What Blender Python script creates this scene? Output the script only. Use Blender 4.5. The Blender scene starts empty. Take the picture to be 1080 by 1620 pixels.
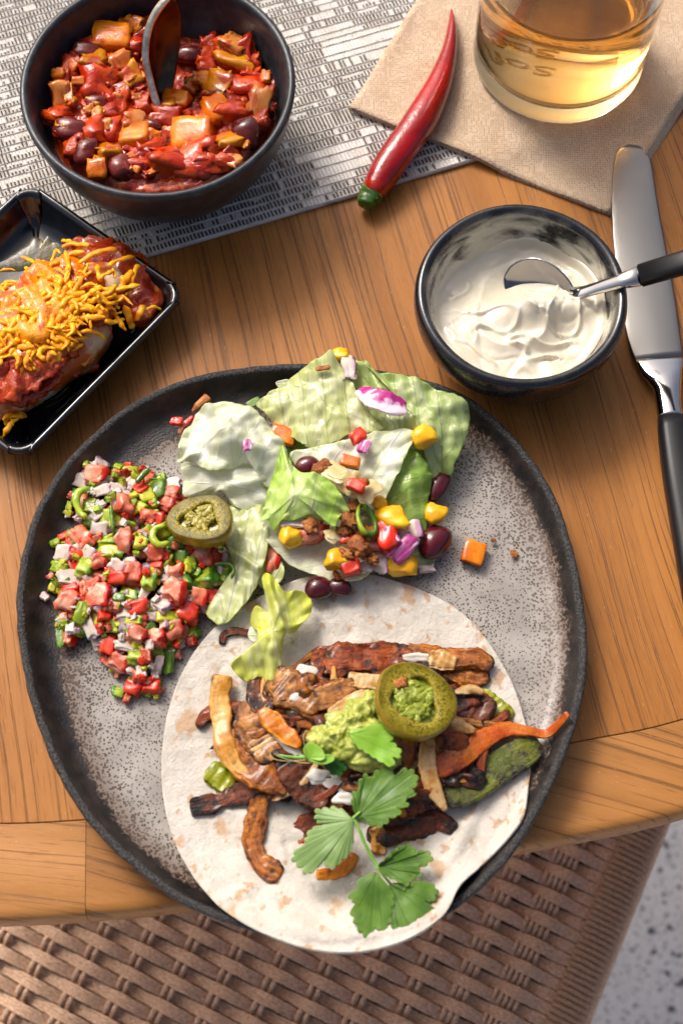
import bpy, bmesh, math, random
import numpy as np
from mathutils import Vector, Matrix, Euler, noise
S = 0.01                      # everything below is written in centimetres
sc = bpy.context.scene
col = sc.collection
R = math.radians
rnd = random.Random(7)

# ------------------------------------------------------------ camera
TILT, DIST, FPX = R(22), 70.0, 2250.0
cam_d = bpy.data.cameras.new('camera'); cam = bpy.data.objects.new('camera', cam_d); col.objects.link(cam)
CAM = Vector((0, -DIST*math.sin(TILT), DIST*math.cos(TILT)))
cam.location = CAM*S; cam.rotation_euler = (TILT, 0, 0)
cam_d.sensor_fit = 'VERTICAL'; cam_d.sensor_height = 36; cam_d.sensor_width = 24; cam_d.lens = 50
cam_d.clip_start = 0.02; cam_d.clip_end = 50
cam_d.dof.use_dof = True; cam_d.dof.focus_distance = 0.70; cam_d.dof.aperture_fstop = 8.0
sc.camera = cam

# ------------------------------------------------------------ world, sun, exposure
SUN_EL, SUN_AZ = R(47), R(126)      # azimuth of the light measured from +x towards +y
w = bpy.data.worlds.new("World"); sc.world = w; w.use_nodes = True
nt = w.node_tree; bg = nt.nodes['Background']
sky = nt.nodes.new('ShaderNodeTexSky'); sky.sky_type = 'NISHITA'; sky.sun_disc = False
sky.sun_elevation = SUN_EL; sky.sun_rotation = R(90)-SUN_AZ; sky.dust_density = 7.0; sky.air_density = 0.55; sky.ozone_density = 0.2
nt.links.new(sky.outputs[0], bg.inputs[0]); bg.inputs[1].default_value = 0.15
sl = bpy.data.lights.new('sun', 'SUN'); sun = bpy.data.objects.new('sun', sl); col.objects.link(sun)
sl.energy = 2.15; sl.angle = R(18); sl.color = (1.0, 0.975, 0.945)
sdir = Vector((math.cos(SUN_EL)*math.cos(SUN_AZ), math.cos(SUN_EL)*math.sin(SUN_AZ), math.sin(SUN_EL)))
sun.rotation_euler = sdir.to_track_quat('Z', 'Y').to_euler(); sun.location = sdir*3
sc.view_settings.view_transform = 'Standard'; sc.view_settings.look = 'None'
sc.view_settings.exposure = 0.26; sc.view_settings.gamma = 1
sc.render.engine = 'CYCLES'
cy = sc.cycles; cy.use_denoising = True; cy.max_bounces = 14; cy.transmission_bounces = 12; cy.diffuse_bounces = 4
cy.glossy_bounces = 5; cy.caustics_refractive = True; cy.caustics_reflective = False; cy.blur_glossy = 0.6; cy.sample_clamp_indirect = 8

# ------------------------------------------------------------ helpers: points
def at(px, py, z=0.0):
    """the point of the plane at height z (cm) that stands behind a place in the photograph"""
    dx, dy, dz = (px-540)/FPX, -(py-810)/FPX, -1.0
    c, s = math.cos(TILT), math.sin(TILT)
    d = Vector((dx, dy*c-dz*s, dy*s+dz*c))
    return CAM + d*((z-CAM.z)/d.z)
def ppc(px, py, z=0.0):
    """photo pixels per cm there"""
    p = at(px, py, z); c, s = math.cos(TILT), math.sin(TILT)
    v = p-CAM
    return FPX/(-(v.z*c - v.y*s))
def spline(pts, n, closed=False):
    """Catmull-Rom through the points, resampled to n"""
    P = [Vector(p) for p in pts]; m = len(P); out = []
    segs = m if closed else m-1
    for i in range(segs):
        if closed: a, b, c, d = P[i-1], P[i], P[(i+1) % m], P[(i+2) % m]
        else: a, b, c, d = P[max(i-1, 0)], P[i], P[i+1], P[min(i+2, m-1)]
        for k in range(16):
            t = k/16
            out.append(0.5*((2*b)+(c-a)*t+(2*a-5*b+4*c-d)*t*t+(3*b-3*c+d-a)*t*t*t))
    out.append(P[0].copy() if closed else P[-1].copy())
    L = [0]
    for i in range(1, len(out)): L.append(L[-1]+(out[i]-out[i-1]).length)
    res = []; j = 0; cnt = n if closed else n-1
    for k in range(n):
        s = L[-1]*k/cnt
        while j < len(L)-2 and L[j+1] < s: j += 1
        t = (s-L[j])/max(L[j+1]-L[j], 1e-9)
        res.append(out[j].lerp(out[j+1], min(max(t, 0), 1)))
    return res
def ns(x, y, z=0.0): return noise.noise(Vector((x, y, z)))
def fbm(x, y, z=0.0, o=4): return noise.fractal(Vector((x, y, z)), 0.9, 2.1, o)
def sstep(a, b, x):
    t = min(max((x-a)/(b-a), 0), 1); return t*t*(3-2*t)

# ------------------------------------------------------------ helpers: objects
def prop(o, label=None, cat=None, group=None, kind=None):
    if label: o['label'] = label
    if cat: o['category'] = cat
    if group: o['group'] = group
    if kind: o['kind'] = kind
    return o
def mesh(name, verts, faces, m, smooth=True, attrs=None, mats=None, fmat=None):
    me = bpy.data.meshes.new(name)
    me.from_pydata([(v[0]*S, v[1]*S, v[2]*S) for v in verts], [], faces)
    if smooth: me.polygons.foreach_set('use_smooth', [True]*len(me.polygons))
    for mm in (mats or [m]): me.materials.append(mm)
    if fmat: me.polygons.foreach_set('material_index', fmat)
    for k, vals in (attrs or {}).items():
        a = me.attributes.new(k, 'FLOAT', 'POINT'); a.data.foreach_set('value', list(vals))
    me.update()
    return me
def link(name, me, parent=None, loc=None, rot=None, scale=None):
    o = bpy.data.objects.new(name, me); col.objects.link(o)
    if loc is not None: o.location = Vector(loc)*S
    if rot is not None: o.rotation_euler = rot
    if scale is not None: o.scale = scale if hasattr(scale, '__len__') else (scale,)*3
    if parent is not None: o.parent = parent
    return o
def empty(name, loc=(0, 0, 0), rot=None):
    o = bpy.data.objects.new(name, None); col.objects.link(o); o.location = Vector(loc)*S
    if rot: o.rotation_euler = rot
    o.empty_display_size = 0.01
    return o
def subsurf(o, n=1):
    m = o.modifiers.new('sub', 'SUBSURF'); m.levels = n; m.render_levels = n; return o
def solid(o, t, off=0):
    m = o.modifiers.new('sol', 'SOLIDIFY'); m.thickness = t*S; m.offset = off; return o
def bevel(o, w_, n=2):
    m = o.modifiers.new('bev', 'BEVEL'); m.width = w_*S; m.segments = n; m.limit_method = 'ANGLE'; return o
def grid_faces(nr, nc, wrap=False, off=0, flip=False):
    f = []
    for i in range(nr-1):
        for j in range(nc if wrap else nc-1):
            a, b = off+i*nc+j, off+i*nc+(j+1) % nc
            q = (a, b, b+nc, a+nc)
            f.append(q[::-1] if flip else q)
    return f
def lathe(name, prof, m, seg=96, wob=0.0, seed=0.0, attrs=True):
    """prof: (r, z) from the outside bottom centre over the rim to the inside centre"""
    V = []; A = []
    for k, (r, z) in enumerate(prof):
        for j in range(seg):
            t = 2*math.pi*j/seg
            rr = r*(1+wob*ns(math.cos(t)*1.3+seed, math.sin(t)*1.3, z*0.15))
            V.append((rr*math.cos(t), rr*math.sin(t), z+wob*3*min(1, r/3)*ns(math.cos(t)+seed, math.sin(t)+5, 2.2)*(1 if k > 0 else 0)*(z > .3)))
            A.append(k/(len(prof)-1))
    return mesh(name, V, grid_faces(len(prof), seg, True), m, attrs={'along': A})
def dense(prof, n=8):
    """round a profile by Catmull-Rom"""
    return [(p.x, p.y) for p in spline([(r, z, 0) for r, z in prof], n*len(prof))]
def chunk_mesh(name, m, sx=1, sy=1, sz=1, n=5, rd=0.35, amp=0.10, seed=0.0, taper=0.0):
    """an irregular, soft-edged die of unit half size"""
    bm = bmesh.new(); bmesh.ops.create_cube(bm, size=2)
    bmesh.ops.subdivide_edges(bm, edges=bm.edges[:], cuts=n-1, use_grid_fill=True)
    V = []
    for v in bm.verts:
        p = v.co.copy(); q = p.normalized()*1.25
        p = p.lerp(q, rd)
        d = Vector((ns(p.x*.9+seed, p.y*.9, p.z*.9), ns(p.x*.9, p.y*.9+seed+9, p.z*.9), ns(p.x*.9, p.y*.9, p.z*.9+seed+17)))
        p += d*amp*3.2 + p*ns(p.x*3+seed, p.y*3, p.z*3)*amp
        p.x *= 1-taper*p.y; p.x *= sx*.5; p.y *= sy*.5; p.z *= sz*.5
        V.append(tuple(p))
    F = [tuple(v.index for v in f.verts) for f in bm.faces]
    bm.verts.index_update(); bm.free()
    return mesh(name, V, F, m)
def blob_mesh(name, m, sx=1, sy=1, sz=1, sub=3, amp=0.2, fr=1.5, seed=0.0, bend=0.0, fine=0.0):
    bm = bmesh.new(); bmesh.ops.create_icosphere(bm, subdivisions=sub, radius=1)
    V = []
    for v in bm.verts:
        p = v.co.copy()
        k = 1+amp*ns(p.x*fr+seed, p.y*fr, p.z*fr)*1.6+fine*ns(p.x*6+seed, p.y*6, p.z*6)
        p *= k
        x, y, z = p.x*sx*.5, p.y*sy*.5, p.z*sz*.5
        y += bend*(x*x)/(sx*.5)
        V.append((x, y, z))
    F = [tuple(v.index for v in f.verts) for f in bm.faces]; bm.free()
    return mesh(name, V, F, m)
def strip_mesh(name, pts, widths, thick, m, n=26, seg=12, amp=0.12, fr=1.6, twist=0.0, flat=2.6, cup=0.0, seed=0.0, up=Vector((0, 0, 1)), org=None, fine=0.05, caps=(0.45, 0.45), rag=0.0):
    """a tube of superelliptic section swept along a path; widths is a list spread along it"""
    P = spline(pts, n); V = []; U = []; AL = []; AC = []; AS = []; LL = 0.0
    org = Vector(org) if org is not None else Vector((0, 0, 0))
    for i, p in enumerate(P):
        t = i/(n-1); LL += (p-P[i-1]).length if i else 0
        d = (P[min(i+1, n-1)]-P[max(i-1, 0)]).normalized()
        side = d.cross(up)
        side = side.normalized() if side.length > 1e-4 else Vector((1, 0, 0))
        nrm = side.cross(d).normalized()
        if twist:
            a = twist*t; side, nrm = side*math.cos(a)+nrm*math.sin(a), nrm*math.cos(a)-side*math.sin(a)
        f = t*(len(widths)-1); k = min(int(f), len(widths)-2) if len(widths) > 1 else 0
        wd = widths[k]+(widths[min(k+1, len(widths)-1)]-widths[k])*(f-k)
        if rag:
            wd *= 1+rag*1.5*ns(LL*.8+seed*3, seed)+rag*.5*ns(LL*2.2+seed*3, seed); p = p+side*(rag*.4*wd*ns(LL*1.0, seed*5+3))
        e = 1.0
        if t < .12: e = caps[0]+(1-caps[0])*math.sqrt(max(0, 1-(1-t/.12)**2))
        if t > .88: e = caps[1]+(1-caps[1])*math.sqrt(max(0, 1-(1-(1-t)/.12)**2))
        th = thick*(0.6+0.4*min(1, wd/max(widths)))
        for j in range(seg):
            a = 2*math.pi*j/seg; ca, sa = math.cos(a), math.sin(a)
            x = math.copysign(abs(ca)**(2/flat), ca)*wd/2*e
            y = math.copysign(abs(sa)**(2/flat), sa)*th/2*e + cup*(abs(ca)**2)*th
            q = p+side*x+nrm*y
            nn = ns(q.x*fr+seed, q.y*fr, q.z*fr+seed)*amp+ns(q.x*5+seed, q.y*5, q.z*5)*fine
            if rag: nn -= rag*.35*max(0, 1-abs(ns(LL*.5+seed, ca*1.3, sa+seed*2))/.2)
            q = q+(side*ca+nrm*sa)*nn*min(wd, 1.6)*1.3
            V.append(tuple(q-org)); U.append(t); AL.append(LL); AC.append(ca); AS.append(sa)
    F = grid_faces(n, seg, True)
    a = len(V); V.append(tuple(P[0]-(P[1]-P[0]).normalized()*thick*.12-org)); U.append(0)
    V.append(tuple(P[-1]+(P[-1]-P[-2]).normalized()*thick*.12-org)); U.append(1); AL += [0, LL]; AC += [0, 0]; AS += [0, 0]
    for j in range(seg):
        F.append((a, (j+1) % seg, j)); F.append((a+1, (n-1)*seg+j, (n-1)*seg+(j+1) % seg))
    return mesh(name, V, F, m, attrs={'along': U, 'len': AL, 'ca': AC, 'sa': AS})

# ------------------------------------------------------------ helpers: materials
def hx(h, k=1.0):
    if not isinstance(h, str): return tuple(h)[:3]+(1,)
    h = h.lstrip('#'); o = []
    for i in (0, 2, 4):
        v = int(h[i:i+2], 16)/255
        o.append((v/12.92 if v <= .04045 else ((v+.055)/1.055)**2.4)*k)
    l_ = .25*o[0]+.65*o[1]+.10*o[2]; o = [min(max(l_+(q-l_)*1.06, 0.001), .95) for q in o]   # a little more chroma
    return tuple(o)+(1,)
class NT:
    def __init__(s, name):
        s.m = bpy.data.materials.new(name); s.m.use_nodes = True; s.t = s.m.node_tree; s.n = s.t.nodes
        s.b = s.n['Principled BSDF']; s.out = s.n['Material Output']; s._c = None
    def new(s, t, **k):
        n = s.n.new(t)
        for a, v in k.items(): setattr(n, a, v)
        return n
    def set(s, i, v):
        if hasattr(v, 'is_output') or hasattr(v, 'links') and not isinstance(v, (tuple, float, int)): s.t.links.new(v, i)
        else: i.default_value = v
    def co(s):
        if s._c is None:
            tc = s.new('ShaderNodeTexCoord'); oi = s.new('ShaderNodeObjectInfo'); mp = s.new('ShaderNodeVectorMath', operation='MULTIPLY_ADD')
            s.t.links.new(tc.outputs['Object'], mp.inputs[0]); mp.inputs[1].default_value = (100, 100, 100)
            k = s.new('ShaderNodeVectorMath', operation='SCALE'); k.inputs[0].default_value = (37, 21, 11); s.t.links.new(oi.outputs['Random'], k.inputs['Scale'])
            s.t.links.new(k.outputs[0], mp.inputs[2]); s._c = mp.outputs[0]; s.rand = oi.outputs['Random']
        return s._c
    def co0(s):
        tc = s.new('ShaderNodeTexCoord'); mp = s.new('ShaderNodeVectorMath', operation='SCALE')
        s.t.links.new(tc.outputs['Object'], mp.inputs[0]); mp.inputs['Scale'].default_value = 100; return mp.outputs[0]
    def mapv(s, v, scale=(1, 1, 1), rot=(0, 0, 0), loc=(0, 0, 0)):
        n = s.new('ShaderNodeMapping'); s.t.links.new(v, n.inputs[0]); n.inputs[1].default_value = loc; n.inputs[2].default_value = rot; n.inputs[3].default_value = scale; return n.outputs[0]
    def noise(s, v, scale, detail=3, rough=.55, dist=0.0):
        n = s.new('ShaderNodeTexNoise'); s.t.links.new(v, n.inputs['Vector']); n.inputs['Scale'].default_value = scale
        n.inputs['Detail'].default_value = detail; n.inputs['Roughness'].default_value = rough; n.inputs['Distortion'].default_value = dist; return n.outputs[0]
    def voro(s, v, scale, feature='F1', rand=1.0, out='Distance'):
        n = s.new('ShaderNodeTexVoronoi', feature=feature); s.t.links.new(v, n.inputs['Vector']); n.inputs['Scale'].default_value = scale
        n.inputs['Randomness'].default_value = rand; return n.outputs[out]
    def rng(s, v, a, b, c=0.0, d=1.0, smooth=True):
        n = s.new('ShaderNodeMapRange'); n.interpolation_type = 'SMOOTHSTEP' if smooth else 'LINEAR'
        s.t.links.new(v, n.inputs[0])
        for i, x in zip((1, 2, 3, 4), (a, b, c, d)): s.set(n.inputs[i], x)
        return n.outputs[0]
    def math(s, op, a, b=None, clamp=False):
        n = s.new('ShaderNodeMath', operation=op); n.use_clamp = clamp; s.set(n.inputs[0], a)
        if b is not None: s.set(n.inputs[1], b)
        return n.outputs[0]
    def mix(s, f, a, b, blend='MIX'):
        n = s.new('ShaderNodeMix', data_type='RGBA', blend_type=blend); s.set(n.inputs[0], f); s.set(n.inputs[6], a); s.set(n.inputs[7], b); return n.outputs[2]
    def attr(s, name): return s.new('ShaderNodeAttribute', attribute_name=name).outputs['Fac']
    def bump(s, h, strength=.3, dist=.05, prev=None):
        n = s.new('ShaderNodeBump'); n.inputs['Strength'].default_value = strength; n.inputs['Distance'].default_value = dist*S
        s.t.links.new(h, n.inputs['Height'])
        if prev is not None: s.t.links.new(prev, n.inputs['Normal'])
        return n.outputs[0]
    def p(s, **k):
        names = dict(col='Base Color', rough='Roughness', metal='Metallic', ior='IOR', trans='Transmission Weight', sss='Subsurface Weight',
                     sssr='Subsurface Radius', ssss='Subsurface Scale', coat='Coat Weight', coatr='Coat Roughness', spec='Specular IOR Level', normal='Normal', sheen='Sheen Weight', alpha='Alpha')
        for a, v in k.items(): s.set(s.b.inputs[names[a]], v)
        return s
def mat(name, c1, c2=None, c3=None, sc1=1.2, lo=.4, hi=.6, c3s=3.0, c3lo=.58, c3hi=.66, rough=.4, sss=0.0, rad=(1, .4, .2), ssc=.12,
        bump=.0, bs=4.0, bd=.05, coat=0.0, metal=0.0, vary=.0, spec=.35, stretch=None, transl=0.0, tcol=None, roughn=0.0, finebump=0.0, fbs=25.0, side=None, under=None):
    g = NT(name); v = g.co()
    if stretch: v = g.mapv(v, stretch)
    colr = hx(c1)
    if c2: colr = g.mix(g.rng(g.noise(v, sc1), lo, hi), hx(c1), hx(c2))
    if c3: colr = g.mix(g.rng(g.noise(g.mapv(v, loc=(5, 7, 3)), c3s, 4), c3lo, c3hi), colr, hx(c3))
    if side or under:
        sx_ = g.new('ShaderNodeSeparateXYZ'); g.t.links.new(g.co0(), sx_.inputs[0]); nz = g.math('MULTIPLY', g.math('SUBTRACT', g.noise(v, 2.2, 3), .5), .7)
        if side: colr = g.mix(g.rng(g.math('ADD', sx_.outputs[0], nz), side[1], side[1]+.12), colr, hx(side[0]))
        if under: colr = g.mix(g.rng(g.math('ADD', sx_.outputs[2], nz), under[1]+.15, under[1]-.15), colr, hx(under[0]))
    if vary:
        k = g.rng(g.rand, 0, 1, 1-vary, 1+vary, False); m_ = g.new('ShaderNodeVectorMath', operation='SCALE')
        g.set(m_.inputs[0], colr if not isinstance(colr, tuple) else colr[:3]); g.t.links.new(k, m_.inputs['Scale']); colr = m_.outputs[0]
    g.p(col=colr, rough=rough, metal=metal, coat=coat, coatr=.08, spec=spec)
    if roughn: g.p(rough=g.rng(g.noise(v, bs*1.5), .35, .65, rough-roughn, rough+roughn))
    if sss: g.p(sss=sss, sssr=rad, ssss=ssc*S)
    nrm = None
    if bump: nrm = g.bump(g.noise(v, bs, 5), bump, bd)
    if coat and not finebump: finebump, fbs = .5, 16.0
    if finebump: nrm = g.bump(g.noise(v, fbs, 3), finebump, .03, nrm)
    if nrm is not None: g.p(normal=nrm)
    if transl:
        t = g.new('ShaderNodeBsdfTranslucent'); g.set(t.inputs[0], hx(tcol or c1)); mx = g.new('ShaderNodeMixShader'); mx.inputs[0].default_value = transl
        g.t.links.new(g.b.outputs[0], mx.inputs[1]); g.t.links.new(t.outputs[0], mx.inputs[2]); g.t.links.new(mx.outputs[0], g.out.inputs[0])
        if nrm is not None: g.t.links.new(nrm, t.inputs['Normal'])
    return g.m
# ============================================================ THE SETTING
# ---- terrazzo floor
g = NT('terrazzo'); v = g.co0()
base = g.mix(g.rng(g.noise(v, .08, 4), .35, .65), hx('#c8c8c7'), hx('#d6d5d2'))
for sc_, lo, c in ((.55, .16, '#4a4c52'), (.9, .17, '#6d6f76'), (1.5, .2, '#55565a'), (.7, .13, '#dcdad6'), (2.4, .2, '#8b8378')):
    wv = g.mapv(v, (1, 1.25, 1), loc=(sc_*31, sc_*17, 0)); wn = g.new('ShaderNodeVectorMath', operation='ADD')
    g.t.links.new(wv, wn.inputs[0]); nn = g.new('ShaderNodeTexNoise'); g.t.links.new(wv, nn.inputs['Vector']); nn.inputs['Scale'].default_value = sc_*2; g.t.links.new(nn.outputs['Color'], wn.inputs[1])
    base = g.mix(g.rng(g.voro(wn.outputs[0], sc_), lo, lo+.05, 1, 0), base, hx(c))
g.p(col=base, rough=.5)
TERRAZZO = g.m
fl = link('floor', mesh('floor', [(-900, -900, -74), (900, -900, -74), (900, 900, -74), (-900, 900, -74)], [(0, 1, 2, 3)], TERRAZZO, False))
prop(fl, 'pale grey terrazzo floor with dark chips', kind='structure')

# ---- oak table
def oak(name, ang, light, mid, dark, seedloc, curve=0.0, dens=1.0):
    g = NT(name); v0 = g.mapv(g.co0(), rot=(0, 0, ang), loc=seedloc)
    # slow sideways wander of the fibres
    wn = g.noise(g.mapv(v0, (.10, .035, .1)), 1.0, 2); sx = g.new('ShaderNodeSeparateXYZ'); g.t.links.new(v0, sx.inputs[0])
    X = g.math('ADD', sx.outputs[0], g.math('MULTIPLY', wn, 2.2)); cb = g.new('ShaderNodeCombineXYZ')
    g.t.links.new(X, cb.inputs[0]); g.t.links.new(sx.outputs[1], cb.inputs[1]); g.t.links.new(sx.outputs[2], cb.inputs[2]); v = cb.outputs[0]
    big = g.noise(g.mapv(v, (.28, .02, .2)), 1.0, 3)
    c = g.mix(g.rng(big, .35, .65), hx(light), hx(mid))
    band = g.noise(g.mapv(v, (1.5*dens, .03, 1)), 1.0, 2, .5)
    c = g.mix(g.rng(band, .46, .66, 0, .3), c, hx(mid, .72))
    lines = g.noise(g.mapv(v, (6.4*dens, .04, 1), loc=(7, 3, 0)), 1.0, 3, .6, .0)
    lm = g.rng(lines, .55, .61, 0, .9); c = g.mix(g.math('MULTIPLY', lm, .8), c, hx(dark))
    pores = g.noise(g.mapv(v, (15*dens, .55, 3), loc=(1, 9, 0)), 1.0, 3, .6)
    pm = g.rng(pores, .60, .70, 0, 1); c = g.mix(g.math('MULTIPLY', pm, .6), c, hx(dark, .8))
    fib = g.noise(g.mapv(v, (30, 1.2, 3)), 1.0, 2); c = g.mix(g.rng(fib, .3, .7, 0, .22), c, hx(light, 1.35))
    ray = g.noise(g.mapv(v, (9, 2.2, 3), loc=(4, 4, 4)), 1.0, 2); c = g.mix(g.rng(ray, .68, .74, 0, .35), c, hx('#d9a878'))
    g.p(col=c, rough=g.rng(fib, .3, .7, .38, .52), spec=.28)
    h = g.math('SUBTRACT', g.math('MULTIPLY', fib, .3), g.math('ADD', lm, pm)); g.p(normal=g.bump(h, .35, .03))
    return g.m
OAK = oak('oak_field', R(-13), '#a8713c', '#8f5b2b', '#53341a', (0, 0, 0))
OAK_E1 = oak('oak_edge_left', R(-84), '#b28050', '#9c6b3a', '#644020', (3, 40, 0), dens=.8)
OAK_E2 = oak('oak_edge_right', R(-76), '#a87544', '#8f6032', '#54351a', (9, 11, 2), dens=.8)
table = empty('table', (0, 0, 0)); prop(table, 'brown oak table with a curved edge band, under all the dishes', 'table')
outer = [(-420, 1430), (-200, 1462), (0, 1460), (140, 1452), (280, 1438), (560, 1400), (820, 1345), (1080, 1290), (1400, 1180), (1700, 1040)]
inner = [(-420, 1270), (-200, 1302), (0, 1303), (105, 1299), (280, 1284), (560, 1240), (922, 1172), (1080, 1138), (1400, 1035), (1700, 890)]
oc = [at(x, y, -.25) for x, y in outer]; ic = [at(x, y, 0) for x, y in inner]
oc = spline(oc, 90); ic = spline(ic, 90)
TH = 2.6
def board(name, poly, m, parent):
    n = len(poly); V = [(p[0], p[1], 0) for p in poly]+[(p[0], p[1], -TH) for p in poly]
    F = [tuple(range(n)), tuple(range(2*n-1, n-1, -1))]+[(i, n+i, n+(i+1) % n, (i+1) % n) for i in range(n)]
    o = link(name, mesh(name, V, F, m, False), parent)
    return o
fieldp = [(p.x, p.y+.02) for p in ic]+[(62, 62), (-62, 62)]
b = board('tabletop', fieldp, OAK, table); bevel(b, .03, 1)
js = min(range(90), key=lambda i: abs(oc[i].x-at(132, 1450, 0).x)); ji = min(range(90), key=lambda i: abs(ic[i].x-at(126, 1298, 0).x))
def edge_board(name, i0, i1, o0, o1, m, gap=0.0):
    I = ic[i0:i1+1]; O = oc[o0:o1+1]; n = 60; I = spline(I, n); O = spline(O, n)
    I[0] = I[0]+(I[1]-I[0]).normalized()*gap; O[0] = O[0]+(O[1]-O[0]).normalized()*gap
    prof = [(0, 0), (.5, .0), (.86, -.005), (.93, -.06), (.975, -.25), (1.0, -.65), (1.0, -1.9), (.97, -2.4), (.9, -2.6), (0, -2.6)]
    V = []
    for k in range(n):
        for (t, z) in prof:
            p = I[k].lerp(O[k], t); V.append((p.x, p.y-.02*(t == 0), z))
    F = grid_faces(n, len(prof), True, flip=True)
    F.append(tuple(range(len(prof)))); F.append(tuple(range((n-1)*len(prof), n*len(prof)))[::-1])
    me = mesh(name, V, F, m, True)
    o = link(name, me, table); o.modifiers.new('es', 'EDGE_SPLIT').split_angle = R(40); return o
e = edge_board('edge_board', 0, ji, 0, js, OAK_E1); prop(e, 'lighter left oak edge board')
e = edge_board('edge_board', ji, 89, js, 89, OAK_E2, .025); prop(e, 'lighter right oak edge board')

# ---- wicker chair seat
def wick(name, c1, c2, c3):
    g = NT(name); v = g.co(); a = g.attr('along'); cb = g.new('ShaderNodeCombineXYZ')
    g.t.links.new(g.math('MULTIPLY', a, 26), cb.inputs[0]); g.t.links.new(g.math('MULTIPLY', g.attr('across'), 2.2), cb.inputs[1]); g.t.links.new(g.math('MULTIPLY', g.rand, 50), cb.inputs[2])
    n = g.noise(cb.outputs[0], 3.0, 4, .6); c = g.mix(g.rng(n, .40, .56), hx(c1), hx(c2)); c = g.mix(g.rng(n, .58, .68), c, hx(c3))
    g.p(col=c, rough=.5, normal=g.bump(n, .4, .05)); return g.m
W1 = wick('wicker', '#a98468', '#dcb899', '#f6e2ca'); W2 = wick('wicker_edge', '#99775c', '#bc9a7c', '#d8bb9c')
seat = empty('wicker_chair', at(560, 1560, -29)); prop(seat, 'brown woven wicker chair seat under the table edge', 'chair')
ZS = -29.0
a0 = at(300, 1560, ZS)
wd = (at(361, 1592, ZS)-a0); wl = wd.length; wdir = wd.normalized()             # weft direction, one column step
cdir = (at(282, 1599, ZS)-a0); rowp = cdir.length/2; cdir = cdir.normalized()
cdir = (cdir-wdir*cdir.dot(wdir)).normalized()
edge_p = at(1050, 1300, ZS); ue = (edge_p-a0).dot(wdir)                         # seat's right edge
ulast = ue-2.9*wl*.62                                                            # centre of the last, wide column
def flatstrand(name, pts, wdt, th, m, n_):
    P = [Vector(p) for p in pts]; V = []; A = []; X = []
    up = Vector((0, 0, 1)); tot = len(P)
    for i, p in enumerate(P):
        d = (P[min(i+1, tot-1)]-P[max(i-1, 0)]).normalized(); s_ = n_; u = d.cross(s_); 
        if u.z < 0 and abs(u.z) > .2: u = -u
        for (x, y) in ((-.5, -.5), (-.42, .25), (0, .5), (.42, .25), (.5, -.5)):
            q = p+s_*x*wdt+u*y*th-Vector(seat.location)/S; V.append(tuple(q)); A.append(i*.02); X.append(x)
    return mesh(name, V, grid_faces(tot, 5, False), m, attrs={'along': A, 'across': X})
ncols = 13
cols_u = [ulast-k*wl for k in range(ncols)]
vmin, vmax = -27, 19
wr = random.Random(3)
for k, u in enumerate(cols_u):
    offs = (-.7, -.35, 0, .35, .7) if k == 0 else ((-.4, .0, .4) if k == 1 else (-.24, .24))
    for q in offs:
        pts = []
        nr = int((vmax-vmin)/rowp)*4
        for i in range(nr):
            vv = vmin+i*rowp/4; ph = (vv/rowp + k)
            z = ZS+.30*math.cos(math.pi*ph)
            pts.append(a0+wdir*(u+q*wl*.33*1.15)+cdir*vv+Vector((0, 0, z-a0.z)))
        link('stake', flatstrand('stake', pts, wl*(.125 if k else .1), .16, W1, wdir), seat)
nw = int((vmax-vmin)/rowp)
for r in range(nw):
    vv0 = vmin+r*rowp
    for q in (-.36, -.12, .12, .36):
        pts = []; um = ulast-(ncols-.5)*wl; u = um
        while u < ue-.1:
            kk = (ulast-u)/wl; ph = kk+vv0/rowp
            amp = .36 if u < ulast+wl*.3 else .36*max(0, 1-(u-ulast-wl*.3)/(wl*.5))
            z = ZS-amp*math.cos(math.pi*ph)*1.0+.03*wr.random()
            pinch = .75+.25*math.cos(math.pi*ph)*-1
            v_ = vv0+q*rowp*.95*(.82+.18*pinch)+.02*wr.uniform(-1, 1)
            pts.append(a0+wdir*u+cdir*v_+Vector((0, 0, z-a0.z))); u += wl/8
        for a_ in range(1, 9):
            t = a_/8*math.pi*.6; pts.append(a0+wdir*(ue-.1+.55*math.sin(t))+cdir*(vv0+q*rowp*.95)+Vector((0, 0, ZS-.55*(1-math.cos(t))-a0.z)))
        link('weft_strand', flatstrand('weft_strand', pts, rowp*.30, .13, W1 if r % 1 == 0 else W2, cdir), seat)
# wrapped edge: fine cords over the rail, in front of the wefts
rail = []
for i in range(int((vmax-vmin)/(rowp/2.05))):
    vv = vmin+i*rowp/2.05; pts = []
    for a_ in range(14):
        uu = ue-2.2+a_*.17
        zz = ZS+.30-.30*max(0, (a_-8)/6)**2*1.5-(.12*max(0, (3-a_)/3))
        pts.append(a0+wdir*uu+cdir*(vv+.03*wr.uniform(-1, 1))+Vector((0, 0, zz-a0.z)))
    link('edge_wrap', flatstrand('edge_wrap', pts, rowp/2.4, .22, W2, cdir), seat)
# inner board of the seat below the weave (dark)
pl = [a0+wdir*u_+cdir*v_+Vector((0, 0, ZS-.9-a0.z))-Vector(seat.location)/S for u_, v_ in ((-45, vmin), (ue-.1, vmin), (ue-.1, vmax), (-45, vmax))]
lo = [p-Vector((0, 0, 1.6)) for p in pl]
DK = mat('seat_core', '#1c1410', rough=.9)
link('seat_frame', mesh('seat_frame', pl+lo, [(0, 1, 2, 3), (7, 6, 5, 4), (0, 4, 5, 1), (1, 5, 6, 2), (2, 6, 7, 3), (3, 7, 4, 0)], DK, False), seat)

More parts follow.
